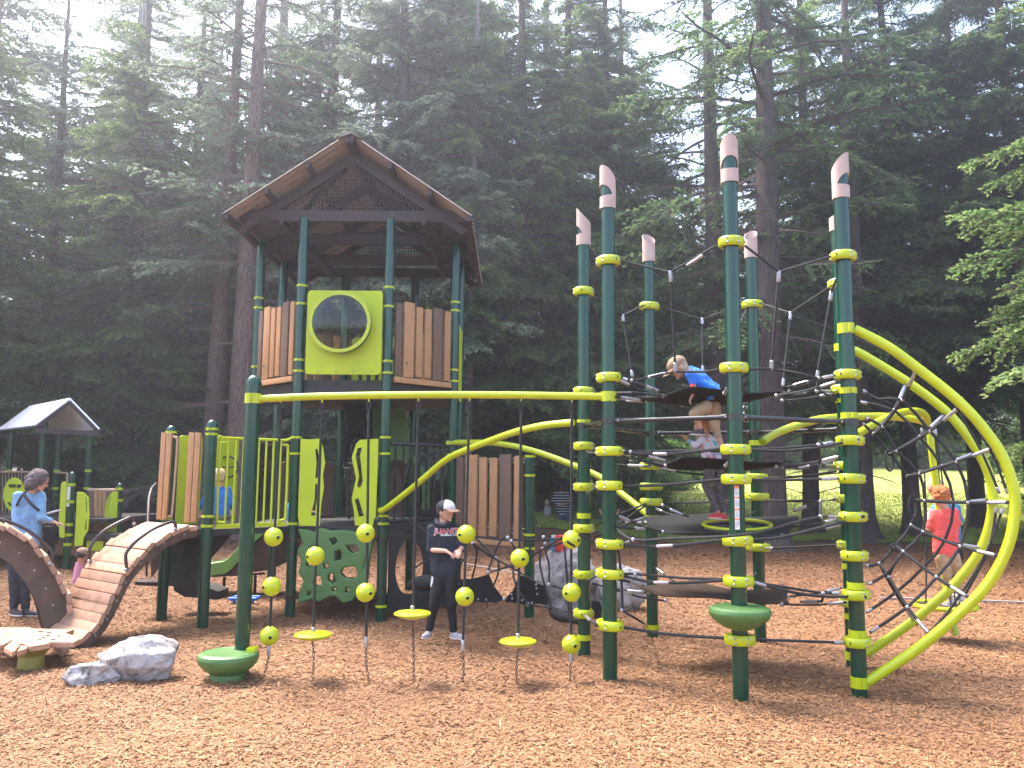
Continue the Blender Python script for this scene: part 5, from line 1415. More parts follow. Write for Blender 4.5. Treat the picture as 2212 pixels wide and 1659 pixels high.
# roof: ridge runs back to the left
rA = at(152, 860, 15.9); rB = at(64, 862, 17.9); eA = at(74, 918, 15.5); eB = at(-25, 918, 17.5); gA = at(216, 926, 15.9)
d_ = rB-rA; gB = gA+Vector((d_.x, d_.y, 0)); eB = eA+Vector((d_.x, d_.y, 0)); rB = rA+Vector((d_.x, d_.y, 0))
b = MB()
def csheet(b, r0, r1, e1, e0, th=.03, n=60):
    nrm_ = (r1-r0).cross(e0-r0).normalized()
    if nrm_.z < 0: nrm_ = -nrm_
    vs_ = []
    for k in (0, 1):
        for i in range(n+1):
            t = i/n; o_ = nrm_*(.016*math.sin(t*n*PI/2)-k*th); vs_ += [r0.lerp(r1, t)+o_, e0.lerp(e1, t)+o_]
    w_ = 2*(n+1); fs = []
    for k in (0, 1):
        for i in range(n): q = k*w_+2*i; fs.append([q, q+2, q+3, q+1] if k else [q, q+1, q+3, q+2])
    for i in (0, n): q = 2*i; fs.append([q, q+1, w_+q+1, w_+q])
    b.add(vs_, fs)
csheet(b, rA, rB, eB, eA); b.build('roof_sheet', 'roof_metal', bgp)
b = MB(); csheet(b, rA, rB, gB, gA); b.build('roof_sheet', 'roof_metal', bgp)
b = MB()
for (p, q) in ((rA, eA), (rA, gA)): b.bar(p-Vector((0, 0, .08)), q-Vector((0, 0, .08)), .05, .07)
b.build('roof_frame', 'roof_brown', bgp); b = MB()
for (p, q) in ((rB, eB), (rB, gB)): b.bar(p-Vector((0, 0, .08)), q-Vector((0, 0, .08)), .05, .07)
b.build('roof_frame', 'roof_brown', bgp); b = MB()
b.bar(eA-Vector((0, 0, .1)), gA-Vector((0, 0, .1)), .05, .09); b.build('roof_frame', 'roof_brown', bgp); b = MB(); b.bar(eB-Vector((0, 0, .1)), gB-Vector((0, 0, .1)), .05, .09)
b.build('roof_frame', 'roof_brown', bgp)
def bplate(nm, pts, Y, mt, holes=(), th=.03, lab=None):
    o_ = Vector((-7, Y, 0)); q = plate(nm, pxuv([cq(*p) for p in pts], o_, U), [pxuv([cq(*p) for p in h], o_, U) for h in holes], o_, U, th, mt, bgp)
    if lab: q['label'] = lab
bplate('side_panel', [(600, 885), (575, 882), (555, 900), (530, 1300), (545, 1380), (580, 1385)], 14.7, 'lime_panel')
bplate('side_panel', [(700, 975), (755, 980), (800, 1030), (806, 1170), (795, 1320), (755, 1380), (745, 1455), (675, 1460)], 14.65, 'lime_panel', [[(768, 1015), (782, 1025), (790, 1070), (788, 1160), (776, 1160), (776, 1060)], [(775, 1215), (786, 1215), (784, 1315), (765, 1325)]])
bplate('side_panel', [(1063, 970), (1010, 980), (968, 1040), (945, 1200), (958, 1320), (965, 1400), (1045, 1390)], 15.5, 'lime_panel', [[(1000, 1010), (1003, 1020), (985, 1060), (975, 1150), (965, 1150), (978, 1050)]])
bplate('side_panel', [(785, 1415), (930, 1418), (925, 1500), (780, 1500)], 15.0, 'lime_panel')
x = 800
for i, (w_, c_) in enumerate(((50, 'b'), (35, 't'), (35, 't'), (35, 't'), (45, 'b'), (30, 't'))):
    bplate('slat', [(x, 960), (x+w_-5, 960), (x+w_-9, 1345), (x-4, 1345)], 15.9, 'plank_brown' if c_ == 'b' else 'cedar', th=.04); x += w_+3
b = MB(); b.tube([at(*cq(795, 955), 15.9), at(*cq(1040, 958), 15.9)], .03, 8); b.build('top_rail', 'pipe_tan', bgp); b = MB()
b.tube([at(*cq(-80, 795), 16.9), at(*cq(240, 795), 16.4), at(*cq(265, 830), 16.4), at(*cq(265, 1100), 16.4)], .022, 8, True, 3)
b2_ = MB(); b2_.tube([at(*cq(500, 800), 16.4), at(*cq(590, 805), 16.2), at(*cq(608, 850), 16.2), at(*cq(600, 1250), 16.2)], .022, 8, True, 3); b2_.build('railing', 'pipe_tan', bgp)
for x in range(-60, 260, 28): b.tube([at(*cq(x, 800), 16.8), at(*cq(x, 1180), 16.8)], .010, 6)
b.build('railing', 'pipe_tan', bgp)
for dy in (0, 60): b = MB(); b.tube([at(*cq(300, 1130+dy), 15.6), at(*cq(420, 1070+dy), 15.3), at(*cq(520, 1010+dy), 15.0), at(*cq(552, 1010+dy), 14.9)], .022, 8, True, 3); b.build('railing', 'black_steel', bgp)
bplate('oval_sign', [(130+95*math.cos(q), 1000+152*math.sin(q)) for q in [2*PI*i/32 for i in range(32)]], 15.4, 'lime_panel', lab='oval lime activity panel with dark marks')
b = MB()
for (x0, y0, x1, y1) in ((75, 915, 110, 905), (80, 930, 105, 918), (100, 905, 108, 935), (118, 905, 140, 930), (140, 905, 118, 935), (150, 915, 195, 912), (165, 905, 172, 930), (150, 935, 190, 925), (70, 1070, 95, 1085), (85, 1065, 88, 1100), (90, 1090, 110, 1080)):
    b.bar(at(*cq(x0, y0), 15.375), at(*cq(x1, y1), 15.375), .01, .018)
b.build('sign_mark', 'dark_hole', bgp)
b = MB(); zb0 = .85; b.box(-10.5, -7.2, 15.0, 17.4, .78, .86); b.build('deck', 'dark_deck', bgp)
b = MB(); b.box(-8.4, -6.9, 14.9, 15.6, .52, .60); b.build('step', 'dark_deck', bgp)
# ================= PEOPLE =================
def axes(f, up=Vector((0, 0, 1))):
    f = Vector(f).normalized(); r = f.cross(up).normalized(); u = r.cross(f).normalized(); return r, f, u
class Blob:
    def __init__(s): s.b = MB()
    def E(s, c, rx, ry, rz, ax=None):
        r, f, u = ax or (Vector((1, 0, 0)), Vector((0, 1, 0)), Vector((0, 0, 1)))
        n, m = 16, 10; vs_ = [c-u*rz]
        for i in range(1, m):
            a = PI*i/m
            for j in range(n):
                q = 2*PI*j/n; vs_.append(c+r*(rx*math.sin(a)*math.cos(q))+f*(ry*math.sin(a)*math.sin(q))-u*(rz*math.cos(a)))
        vs_.append(c+u*rz); L = len(vs_)-1
        fs = [[0, 1+(j+1) % n, 1+j] for j in range(n)]+[[1+(i-1)*n+j, 1+(i-1)*n+(j+1) % n, 1+i*n+(j+1) % n, 1+i*n+j] for i in range(1, m-1) for j in range(n)]+[[1+(m-2)*n+j, 1+(m-2)*n+(j+1) % n, L] for j in range(n)]
        s.b.add(vs_, fs); return s
    def C(s, p, q, r0, r1):
        d = q-p
        if d.length < 1e-4: return s
        t = d.normalized(); k = 5; P = []; Rr = []
        for i in range(k+1):
            a = PI/2*i/k; P.append(p-t*r0*math.cos(a)); Rr.append(max(1e-4, r0*math.sin(a)))
        for i in range(k+1):
            a = PI/2*i/k; P.append(q+t*r1*math.sin(a)); Rr.append(max(1e-4, r1*math.cos(a)))
        s.b.tube(P, Rr, 14); return s
    def S(s, pts, rs):
        for i in range(len(pts)-1): s.C(pts[i], pts[i+1], rs[i], rs[i+1])
        return s
    def build(s, name, mt, parent, vox=.01, sm=4, cut=None, fold=0.):
        if not s.b.v: return None
        me = bpy.data.meshes.new('tmp'); me.from_pydata([tuple(v) for v in s.b.v], [], s.b.f)
        import bmesh
        bm = bmesh.new(); bm.from_mesh(me); bmesh.ops.recalc_face_normals(bm, faces=bm.faces); bm.to_mesh(me); bm.free()
        o = bpy.data.objects.new('tmp', me); sc.collection.objects.link(o)
        m = o.modifiers.new('r', 'REMESH'); m.mode = 'VOXEL'; m.voxel_size = vox
        m2 = o.modifiers.new('s', 'SMOOTH'); m2.factor = .5; m2.iterations = sm
        r = evalmesh(o)
        if cut:
            bm = bmesh.new(); bm.from_mesh(r)
            for co, no in cut: bmesh.ops.bisect_plane(bm, geom=bm.verts[:]+bm.edges[:]+bm.faces[:], plane_co=co, plane_no=no, clear_outer=True)
            bm.to_mesh(r); bm.free()
        if fold:
            r.update()
            for v in r.vertices:
                q = v.co; f_ = noise.noise(Vector((q.x*9, q.y*9, q.z*16)))+.6*noise.noise(Vector((q.x*23, q.y*23, q.z*30))); v.co = q+v.normal*(f_*fold)
        r.name = name; r.materials.clear(); r.materials.append(MATS[mt]); r.polygons.foreach_set('use_smooth', [True]*len(r.polygons))
        return link(name, r, parent)
def hand(B, wr, d, palm_n, s, curl=.6, side=1):
    d = d.normalized(); n = (palm_n-d*palm_n.dot(d)).normalized(); w_ = d.cross(n)
    B.E(wr+d*.045*s, .036*s, .046*s, .016*s, (w_, d, n))
    for k in range(4):
        b0 = wr+d*(.078*s)+w_*(.026-.0175*k)*s; L = (.062, .07, .066, .052)[k]*s
        a = curl; p1 = b0+(d*math.cos(a*.5)+n*math.sin(a*.5))*L*.45; p2 = p1+(d*math.cos(a*1.4)+n*math.sin(a*1.4))*L*.32; p3 = p2+(d*math.cos(a*2.1)+n*math.sin(a*2.1))*L*.25
        B.S([b0, p1, p2, p3], [.0088*s, .0082*s, .0075*s, .006*s])
    t0 = wr+d*.02*s+w_*.028*s*side; t1 = t0+(w_*side*.6+d*.6+n*.35).normalized()*.034*s; t2 = t1+(d*.8+n*.5+w_*side*.1).normalized()*.028*s
    B.S([t0, t1, t2], [.012*s, .0095*s, .007*s])
def person(label, Y, J, face, hr=.095, k=1., shirt='navy', sleeve=1.0, fore=0., pants='black_cloth', leg=1.9, shoe='grey_shoe', hair='hair_brown', hstyle='short', vox=.011, toe=None, group=None, skirt=0., hem=.05, torso=1., headup=None, facefeat=True, sleeve2=None):
    P = {}
    for a, v in J.items(): P[a] = at(v[0], v[1], Y+(v[2] if len(v) > 2 else 0))
    root = P.get('root', None)
    lo = min(v.z for v in P.values())
    cx = P['pel']
    t = thing('person', (cx.x, cx.y, max(0, lo-.06)), label, 'person', group)
    r, f, u = axes(face, headup or Vector((0, 0, 1)))
    H = P['head']; N = P['neck']; pel = P['pel']
    shL, shR = P['shL'], P['shR']; sw = (shR-shL).length/2; rt = (shR-shL).normalized(); sp = (N-pel); spn = sp.normalized(); fw = rt.cross(spn).normalized()
    dp = max(.085*k, sw*.56)*torso; ax = (rt, fw, spn); smid = (shL+shR)/2
    B = Blob()
    B.E(H, hr*.80, hr*.93, hr*1.05, (r, f, u)).E(H+f*hr*.22-u*hr*.50, hr*.58, hr*.62, hr*.58, (r, f, u))
    if facefeat:
        B.E(H+f*hr*.92-u*hr*.22, hr*.13, hr*.20, hr*.20, (r, f, u)).E(H+f*hr*.80-u*hr*.62, hr*.25, hr*.08, hr*.10, (r, f, u))
        B.E(H+f*hr*.74-u*hr*.92, hr*.22, hr*.16, hr*.15, (r, f, u))
        for s_ in (-1, 1): B.E(H+r*s_*hr*.82-u*hr*.15, hr*.09, hr*.2, hr*.26, (r, f, u))
    B.C(H-u*hr*.5-f*hr*.12, smid.lerp(N, .4), hr*.48, hr*.52)
    B.E(smid-spn*.10*k, sw*.85, dp*.85, .16*k, ax).E(pel+spn*.06*k, sw*.72, dp*.8, .13*k, ax)
    for s_, n in ((-1, 'L'), (1, 'R')):
        B.S([P['sh'+n], P['el'+n], P['wr'+n]], [.040*k, .032*k, .024*k])
        fd = P['ha'+n]-P['wr'+n]
        if fd.length < .01: fd = P['wr'+n]-P['el'+n]
        pn = J.get('pn'+n); hand(B, P['wr'+n], fd, Vector((-s_*.2, -.3, -1)) , k*1.0, J_curl.get(label[:6], .55), -s_)
        B.S([P['hip'+n], P['kn'+n], P['an'+n]], [.062*k, .045*k, .032*k])
    for n in 'LR': B.C(P['an'+n], P['an'+n]+Vector((0, 0, -.03*k)), .03*k, .028*k)
    B.build('body', 'skin', t, vox*.6)
    # shirt
    S = Blob()
    S.E(smid-spn*.07*k, sw*.98, dp*1.02, .12*k, ax).E(smid.lerp(pel, .45), sw*.95, dp*1.05, (N-pel).length*.36, ax).E(pel+spn*.05*k, sw*.93, dp*1.06, .12*k, ax)
    S.C(smid+spn*.015*k, smid+spn*.0, hr*.62, sw*.5)
    for s_, n in ((-1, 'L'), (1, 'R')):
        S.C(P['sh'+n]-rt*s_*.035*k-spn*.05*k, pel+rt*s_*sw*.62+spn*(.02 if not skirt else -.04)*k, .075*k, .082*k)
        q = P['sh'+n].lerp(P['el'+n], min(1, sleeve)); S.C(P['sh'+n], q, .056*k, .047*k)
        if sleeve > 1: S.C(P['el'+n], P['el'+n].lerp(P['wr'+n], sleeve-1), .047*k, .035*k)
    hz = hem*k; a_ = .50
    for s_ in (-1, 1): S.C(pel+rt*s_*sw*a_, pel+rt*s_*sw*a_-spn*(hz+.10*k), dp*.98, dp*1.0)
    S.C(pel, pel-spn*(hz+.1*k), dp*1.02, dp*1.04)
    so_ = S.build('shirt', shirt, t, vox, fold=.008*k, cut=[(pel-spn*hz, -spn)])
    if sleeve2:
        S = Blob()
        for n in 'LR': S.C(P['sh'+n].lerp(P['el'+n], .75), P['wr'+n], .038*k, .030*k)
        S.build('sleeve', sleeve2, t, vox)
    Pn = Blob()
    Pn.E(pel-spn*.02*k, sw*.84, dp*.98, .12*k, ax)
    for n in 'LR':
        q = P['hip'+n].lerp(P['kn'+n], min(1, leg)); Pn.C(P['hip'+n], q, .086*k, .066*k)
        if leg > 1: Pn.C(P['kn'+n], P['kn'+n].lerp(P['an'+n], leg-1), .060*k, .045*k)
    Pn.build('trousers' if leg > 1.3 else 'shorts', pants, t, vox, fold=.007*k)
    for i, n in enumerate('LR'):
        td = Vector((toe[i][0], toe[i][1], 0)).normalized() if toe else Vector((f.x, f.y, 0)).normalized()
        a = P['an'+n]; ra = td.cross(Vector((0, 0, 1)))
        Sh = Blob(); Sh.E(a+td*.05*k-Vector((0, 0, .045*k)), .042*k, .115*k, .036*k, (ra, td, Vector((0, 0, 1)))).C(a+Vector((0, 0, .0)), a-Vector((0, 0, .04*k)), .037*k, .04*k)
        so2 = Sh.build('shoe', shoe, t, .009)
        Sl = Blob(); Sl.E(a+td*.05*k-Vector((0, 0, .066*k)), .044*k, .12*k, .015*k, (ra, td, Vector((0, 0, 1)))); Sl.build('sole', 'sole_white', so2, .009) if so2 else None
    if facefeat:
        b = MB()
        for s_ in (-1, 1): b.ball(H+f*hr*.86+r*s_*hr*.30-u*hr*.02, hr*.085, 8, 5)
        b.build('eyes', 'dark_hole', t)
    # hair / hats
    Hh = Blob()
    if hstyle in ('short', 'cap', 'curly'):
        Hh.E(H-f*hr*.14+u*hr*.16, hr*.92, hr*.95, hr*1.0, (r, f, u)).E(H-f*hr*.45-u*hr*.35, hr*.66, hr*.5, hr*.5, (r, f, u))
        if hstyle == 'curly':
            rr_ = random.Random(5)
            for _ in range(70):
                d = Vector((rr_.gauss(0, 1), rr_.gauss(0, 1), rr_.gauss(.4, .8))).normalized()
                if d.dot(f) < .55: Hh.E(H-f*hr*.12+u*hr*.14+d*hr*.93, hr*.14, hr*.14, hr*.12)
    elif hstyle == 'long':
        rr_ = random.Random(2)
        Hh.E(H-f*hr*.22+u*hr*.15, hr*1.14, hr*1.08, hr*1.14, (r, f, u)).E(H-f*hr*.45-u*hr*.62, hr*1.15, hr*.80, hr*.80, (r, f, u))
        for _ in range(46):
            d = Vector((rr_.gauss(0, 1), rr_.gauss(0, 1), rr_.gauss(-.2, .8))).normalized()
            if d.dot(f) < .35: Hh.E(H-f*hr*.28-u*hr*.1+Vector((d.x*1.0, d.y*1.0, d.z*1.15))*hr, hr*.22, hr*.20, hr*.26)
    Hh.build('hair', hair, t, .007, 2, fold=.007, cut=[(H+f*hr*.62, f)])
    return t, P, (r, f, u)
J_curl = {}
def cap(t, H, ax, hr, m1, m2=None, brim='tan_cap_cloth', tilt=0.):
    r, f, u = ax; c = H+u*hr*.30-f*hr*.03
    b = MB(); n, m = 28, 9; vs_ = []; fs = []; 
    for i in range(m+1):
        a = PI/2*i/m
        for j in range(n):
            q = 2*PI*j/n; vs_.append(c+r*(hr*1.0*math.cos(a)*math.cos(q))+f*(hr*1.08*math.cos(a)*math.sin(q))+u*(hr*.92*math.sin(a)**.9))
    for i in range(m):
        for j in range(n):
            fs.append([i*n+j, i*n+(j+1) % n, (i+1)*n+(j+1) % n, (i+1)*n+j])
    b.add(vs_, fs)
    if m2:
        for k_, fc in enumerate(b.f):
            q = ((k_ % n)+.5)/n*2*PI
            if math.sin(q) > .35: b.m[k_] = 1
    co = b.build('cap', [m1, m2] if m2 else [m1], t)
    b = MB(); vs_ = []; n = 16
    for s_ in (0, 1):
        for i in range(n+1):
            a = PI*i/n; vs_.append(c+r*hr*.92*math.cos(a)+f*hr*(.45+.55*math.sin(a))+u*hr*(.04-.10*s_)); 
            vs_.append(c+r*hr*.80*math.cos(a)+f*hr*(.75+1.15*math.sin(a)**.6)+u*hr*(-.12+.12*abs(math.cos(a))*-1-.10*s_))
    w_ = 2*(n+1); fs = []
    for i in range(n): q = 2*i; fs += [[q, q+1, q+3, q+2], [w_+q+2, w_+q+3, w_+q+1, w_+q], [q+1, w_+q+1, w_+q+3, q+3], [q+2, w_+q+2, w_+q, q]]
    b.add(vs_, fs); b.build('brim', brim, co); return co
def cm(sx, ox, sy, oy): return lambda x, y, d=0: (x*sx+ox, y*sy+oy, d)
# 1. boy in the cap
c = cm(.21876, 881.4, .21876, 1054.2)
boy, P, ax = person('boy in navy hoodie and navy and white cap standing among the hanging balls', 8.43,
    dict(head=c(372, 228), neck=c(350, 318), shL=c(232, 400, .02), shR=c(472, 395, .02), elL=c(222, 612, -.02), wrL=c(375, 622, -.17), haL=c(450, 665, -.22), elR=c(535, 590, -.02), wrR=c(512, 610, -.14), haR=c(492, 655, -.22),
         pel=c(370, 845), hipL=c(310, 870), hipR=c(425, 870), knL=c(262, 1130, -.03), knR=c(430, 1150, -.03), anL=c(208, 1405), anR=c(452, 1420)),
    (.80, -.60, -.06), hr=.092, k=.86, shirt='navy', sleeve=1.02, pants='black_cloth', leg=1.93, hair='hair_brown', vox=.010, toe=((-.35, -.9), (.85, -.5)), hem=.03)
cap(boy, P['head'], ax, .094, 'navy', 'white_cloth')
b = Blob(); b.S([P['neck']+Vector((-.07, .02, -.01)), P['neck']+Vector((-.05, -.06, -.035)), P['neck']+Vector((.02, -.085, -.05)), P['neck']+Vector((.075, -.04, -.03))], [.03, .026, .024, .026]); b.E(P['neck']+Vector((0, .075, -.03)), .09, .05, .06); b.build('hood', 'navy', boy, .009)
b = MB(); b.bar(P['hipL']+Vector((-.065, -.045, .0)), P['hipL']+Vector((-.075, -.045, -.10)), .006, .02); b.build('stripe', 'white_print', boy)
# lettering follows the chest
shirt = [o for o in boy.children if o.name.startswith('shirt')][0]
bv = BVHTree.FromPolygons([shirt.data.vertices[i].co+OFF[boy.name] for i in range(len(shirt.data.vertices))], [tuple(p.vertices) for p in shirt.data.polygons])
def chest_text(s, cpx, cpy, h, wscale, mt, off, bold=0.):
    cu = bpy.data.curves.new('t', 'FONT'); cu.body = s; cu.size = h; cu.align_x = 'CENTER'; cu.align_y = 'CENTER'; cu.extrude = .0; cu.offset = bold; cu.space_character = 1.02
    o = bpy.data.objects.new('t', cu); sc.collection.objects.link(o); me = evalmesh(o)
    import bmesh
    bm = bmesh.new(); bm.from_mesh(me); bmesh.ops.triangulate(bm, faces=bm.faces); bmesh.ops.subdivide_edges(bm, edges=[e for e in bm.edges if e.calc_length() > .012], cuts=1); bm.to_mesh(me); bm.free()
    a = at(cpx, cpy, P['neck'].y-.12)
    for v in me.vertices:
        q = Vector((a.x+v.co.x*wscale, a.y-.4, a.z+v.co.y+.02*v.co.x))
        hit = bv.ray_cast(q, Vector((0, 1, 0)), 2)
        v.co = Vector((q.x, (hit[0].y if hit[0] is not None else a.y)-off, q.z))
    me.materials.clear(); me.materials.append(MATS[mt]); return link('lettering', me, shirt)
OFF[shirt.name] = OFF[boy.name]
tx, ty = 968, 1148.5
chest_text('JUANITA', tx, ty, .072, .98, 'white_print', .0045, .0035)
chest_text('JUANITA', tx, ty, .072, .98, 'red_print', .0075, .0008)
chest_text('BASEBALL CLUB', tx+3, ty+8, .028, .92, 'white_print', .005, .0008)
# 2. woman at left
c = cm(.2396, 0, .2396, 829.5); c_ = cm(.2657, 0, .2657, 993.7)
wom, P, ax = person('woman with grey bobbed hair in a pale blue shirt looking down at a tablet', 9.95,
    dict(head=c(355, 868), neck=c(292, 945), shL=c(165, 1010, -.05), shR=c(365, 1010, .06), elL=c(140, 1200, .0), wrL=c(300, 1235, .22), haL=c(380, 1230, .30), elR=c(372, 1205, -.03), wrR=c(485, 1245, .04), haR=c(540, 1262, .06),
         pel=c(235, 1400), hipL=c_(140, 660), hipR=c_(250, 660, .04), knL=c_(120, 960), knR=c_(205, 970, .05), anL=c_(112, 1205), anR=c_(208, 1212, .05)),
    (.80, .42, -.42), hr=.105, k=1.08, shirt='denim_shirt', sleeve=1.7, pants='dark_jeans', leg=1.9, shoe='dark_shoe', hair='hair_grey', hstyle='long', vox=.012, toe=((.7, -.4), (1, -.15)), hem=.13)
b = MB(); b.tube([at(36, 1092, 9.82), at(44, 1076, 9.79), at(54, 1064, 9.80), at(63, 1056, 9.86)], .016, 6, True, 3); b.build('strap', 'dark_jeans', wom)
b = MB(); b.tube([at(50, 1066, 9.79), at(60, 1080, 9.77), at(72, 1093, 9.78), at(84, 1103, 9.84)], .018, 6, True, 3); b.build('strap', 'dark_jeans', wom)
c0 = at(114, 1106, 10.05); b = MB(); b.obox(c0, (.075, 0, .022), (0, .05, .0), (-.002, 0, .007)); b.build('tablet', 'white_plastic', loc=tuple(c0), label='small white tablet held in front of the woman in the blue shirt', cat='tablet', bevel=.003)
c0 = at(111, 1156, 10.05); b = MB(); b.obox(c0, (.075, 0, 0), (0, .04, 0), (0, 0, .11)); me = bev(b.mesh('handbag', 'black_cloth'), .03, 3); link('handbag', me, loc=tuple(c0), label='black bag hanging at the hip of the woman in the blue shirt', cat='bag')
# 3. climbing child
c = cm(.25013, 1417.1, .25013, 743.1)
ch, P, ax = person('child in blue shirt with red sleeves and tan cap bending over the top mat', 7.45,
    dict(head=c(195, 205), neck=c(262, 225), shL=c(285, 262, -.10), shR=c(325, 232, .14), elL=c(325, 355, -.12), wrL=c(318, 430, -.15), haL=c(300, 470, -.15), elR=c(370, 350, .15), wrR=c(360, 430, .15), haR=c(350, 460, .15),
         pel=c(475, 400), hipL=c(430, 545, -.06), hipR=c(500, 545, .08), knL=c(330, 600, -.12), knR=c(510, 720, .05), anL=c(385, 735, -.05), anR=c(575, 900, .05)),
    (-.82, -.1, -.58), hr=.085, k=.74, shirt='royal_blue', sleeve=.75, sleeve2='coral_red', pants='khaki', leg=1.45, shoe='dark_shoe', hair='hair_blond', vox=.009, toe=((-.8, -.3), (-.8, -.2)), headup=Vector((-.3, 0, 1)))
cap(ch, P['head'], ax, .090, 'tan_cap_cloth')
# 4. girl on the mat
gl, P, ax = person('small girl in pink tie dye top, grey leggings and red shoes', 7.75,
    dict(head=c(395, 735), neck=c(425, 790), shL=c(400, 830, -.05), shR=c(500, 825, .08), elL=c(335, 880, -.10), wrL=c(275, 830, -.12), haL=c(240, 800, -.12), elR=c(540, 920, .08), wrR=c(530, 985, .05), haR=c(525, 1010, .05),
         pel=c(495, 1030), hipL=c(470, 1060, -.04), hipR=c(540, 1060, .06), knL=c(435, 1225, -.05), knR=c(520, 1225, .07), anL=c(535, 1460, -.03), anR=c(588, 1472, .08)),
    (-.85, -.3, -.1), hr=.080, k=.66, shirt='tie_dye', sleeve=1.8, pants='leggings', leg=1.85, shoe='red_shoe', hair='hair_red', vox=.009, toe=((-.9, -.2), (-.9, -.1)), hem=.06)
# 5, 6. boys on the spinner
c = cm(.21876, 1935.5, .21876, 1019.6)
rb_, P, ax = person('red haired boy in coral red shirt and khaki shorts standing on the spinner', 8.85,
    dict(head=c(440, 232), neck=c(475, 345), shL=c(385, 410), shR=c(580, 400), elL=c(318, 560, .02), wrL=c(322, 450, .10), haL=c(325, 400, .12), elR=c(600, 540, .12), wrR=c(520, 480, .28), haR=c(480, 450, .30),
         pel=c(490, 790), hipL=c(440, 830), hipR=c(560, 830), knL=c(500, 1010), knR=c(620, 1010), anL=c(535, 1262, .02), anR=c(640, 1225, .04)),
    (-.25, .96, -.1), hr=.098, k=.84, shirt='coral_red', sleeve=.85, pants='khaki', leg=1.15, shoe='grey_shoe', hair='hair_red', hstyle='curly', vox=.010, toe=((-.2, .9), (.3, .9)), skirt=.0, torso=.95)
person('fair haired child in a teal blue top half hidden behind the red haired boy', 9.18,
    dict(head=c(395, 150), neck=c(440, 270), shL=c(400, 350), shR=c(590, 345), elL=c(340, 520, -.05), wrL=c(330, 430, -.12), haL=c(320, 390, -.15), elR=c(625, 480), wrR=c(560, 560, -.1), haR=c(520, 560, -.12),
         pel=c(520, 690), hipL=c(490, 740), hipR=c(590, 740), knL=c(520, 950), knR=c(600, 950), anL=c(530, 1180), anR=c(610, 1170)),
    (.2, -.96, -.1), hr=.096, k=.84, shirt='teal_blue', sleeve=1.8, pants='black_cloth', leg=1.9, hair='hair_blond', vox=.010)
# 7. striped woman, 8. toddler, 12. black jacket
c = cm(.20836, 950.5, .20836, 950.5)
person('woman in a black and white striped jumper with her hands behind her back', 24.0,
    dict(head=c(1262, 462), neck=c(1262, 510), shL=c(1200, 555), shR=c(1325, 552), elL=c(1163, 630, -.1), wrL=c(1225, 668, -.25), haL=c(1260, 660, -.27), elR=c(1352, 625, -.1), wrR=c(1300, 660, -.25), haR=c(1262, 665, -.27),
         pel=c(1275, 745), hipL=c(1240, 770), hipR=c(1315, 770), knL=c(1248, 870), knR=c(1335, 875), anL=c(1252, 975), anR=c(1345, 980)),
    (0, 1, 0), hr=.125, k=1.15, shirt='stripe_cloth', sleeve=1.85, pants='blue_jeans', leg=1.95, shoe='white_cloth', hair='hair_black', hstyle='long', vox=.018, facefeat=False)
person('toddler in a grey top and beige trousers standing left of the striped woman', 24.4,
    dict(head=c(1110, 650), neck=c(1112, 685), shL=c(1090, 702), shR=c(1140, 702), elL=c(1080, 750), wrL=c(1085, 770, -.05), haL=c(1088, 785), elR=c(1150, 745), wrR=c(1150, 775), haR=c(1150, 790),
         pel=c(1120, 800), hipL=c(1105, 815), hipR=c(1135, 815), knL=c(1103, 870), knR=c(1133, 868), anL=c(1103, 925), anR=c(1130, 922)),
    (-.3, 1, 0), hr=.085, k=.62, shirt='grey_cloth', sleeve=1.7, pants='khaki', leg=1.9, shoe='white_cloth', hair='hair_blond', vox=.014, facefeat=False)
person('adult in a black jacket half hidden behind a climber post, on the lawn edge', 20.5,
    dict(head=(1316, 1043), neck=(1316, 1055), shL=(1299, 1066), shR=(1333, 1066), elL=(1297, 1084), wrL=(1298, 1098), haL=(1298, 1104), elR=(1336, 1084), wrR=(1334, 1098), haR=(1333, 1104),
         pel=(1316, 1102), hipL=(1309, 1107), hipR=(1323, 1107), knL=(1309, 1133), knR=(1323, 1133), anL=(1310, 1162), anR=(1322, 1162)),
    (0, 1, 0), hr=.11, k=1.1, shirt='black_cloth', sleeve=1.9, pants='dark_jeans', leg=1.95, shoe='dark_shoe', hair='hair_black', vox=.018, facefeat=False)
# 9. seated child on the deck
c = cm(.1823, 328.4, .1823, 907.3)
person('child in a blue jumper sitting on the deck behind the lime railing', 9.95,
    dict(head=c(800, 668), neck=c(805, 755), shL=c(705, 825), shR=c(895, 825), elL=c(600, 970), wrL=c(578, 1060, .05), haL=c(572, 1100, .06), elR=c(945, 975), wrR=c(955, 1045, .05), haR=c(960, 1085, .06),
         pel=c(800, 1090), hipL=c(750, 1120, .03), hipR=c(850, 1120, .03), knL=c(680, 1125, .22), knR=c(920, 1125, .22), anL=c(860, 1165, .18), anR=c(740, 1165, .16)),
    (.1, 1, -.15), hr=.088, k=.72, shirt='royal_blue', sleeve=1.9, pants='grey_cloth', leg=1.85, shoe='grey_shoe', hair='hair_blond', vox=.009, facefeat=False, toe=((.9, .3), (-.9, .3)))
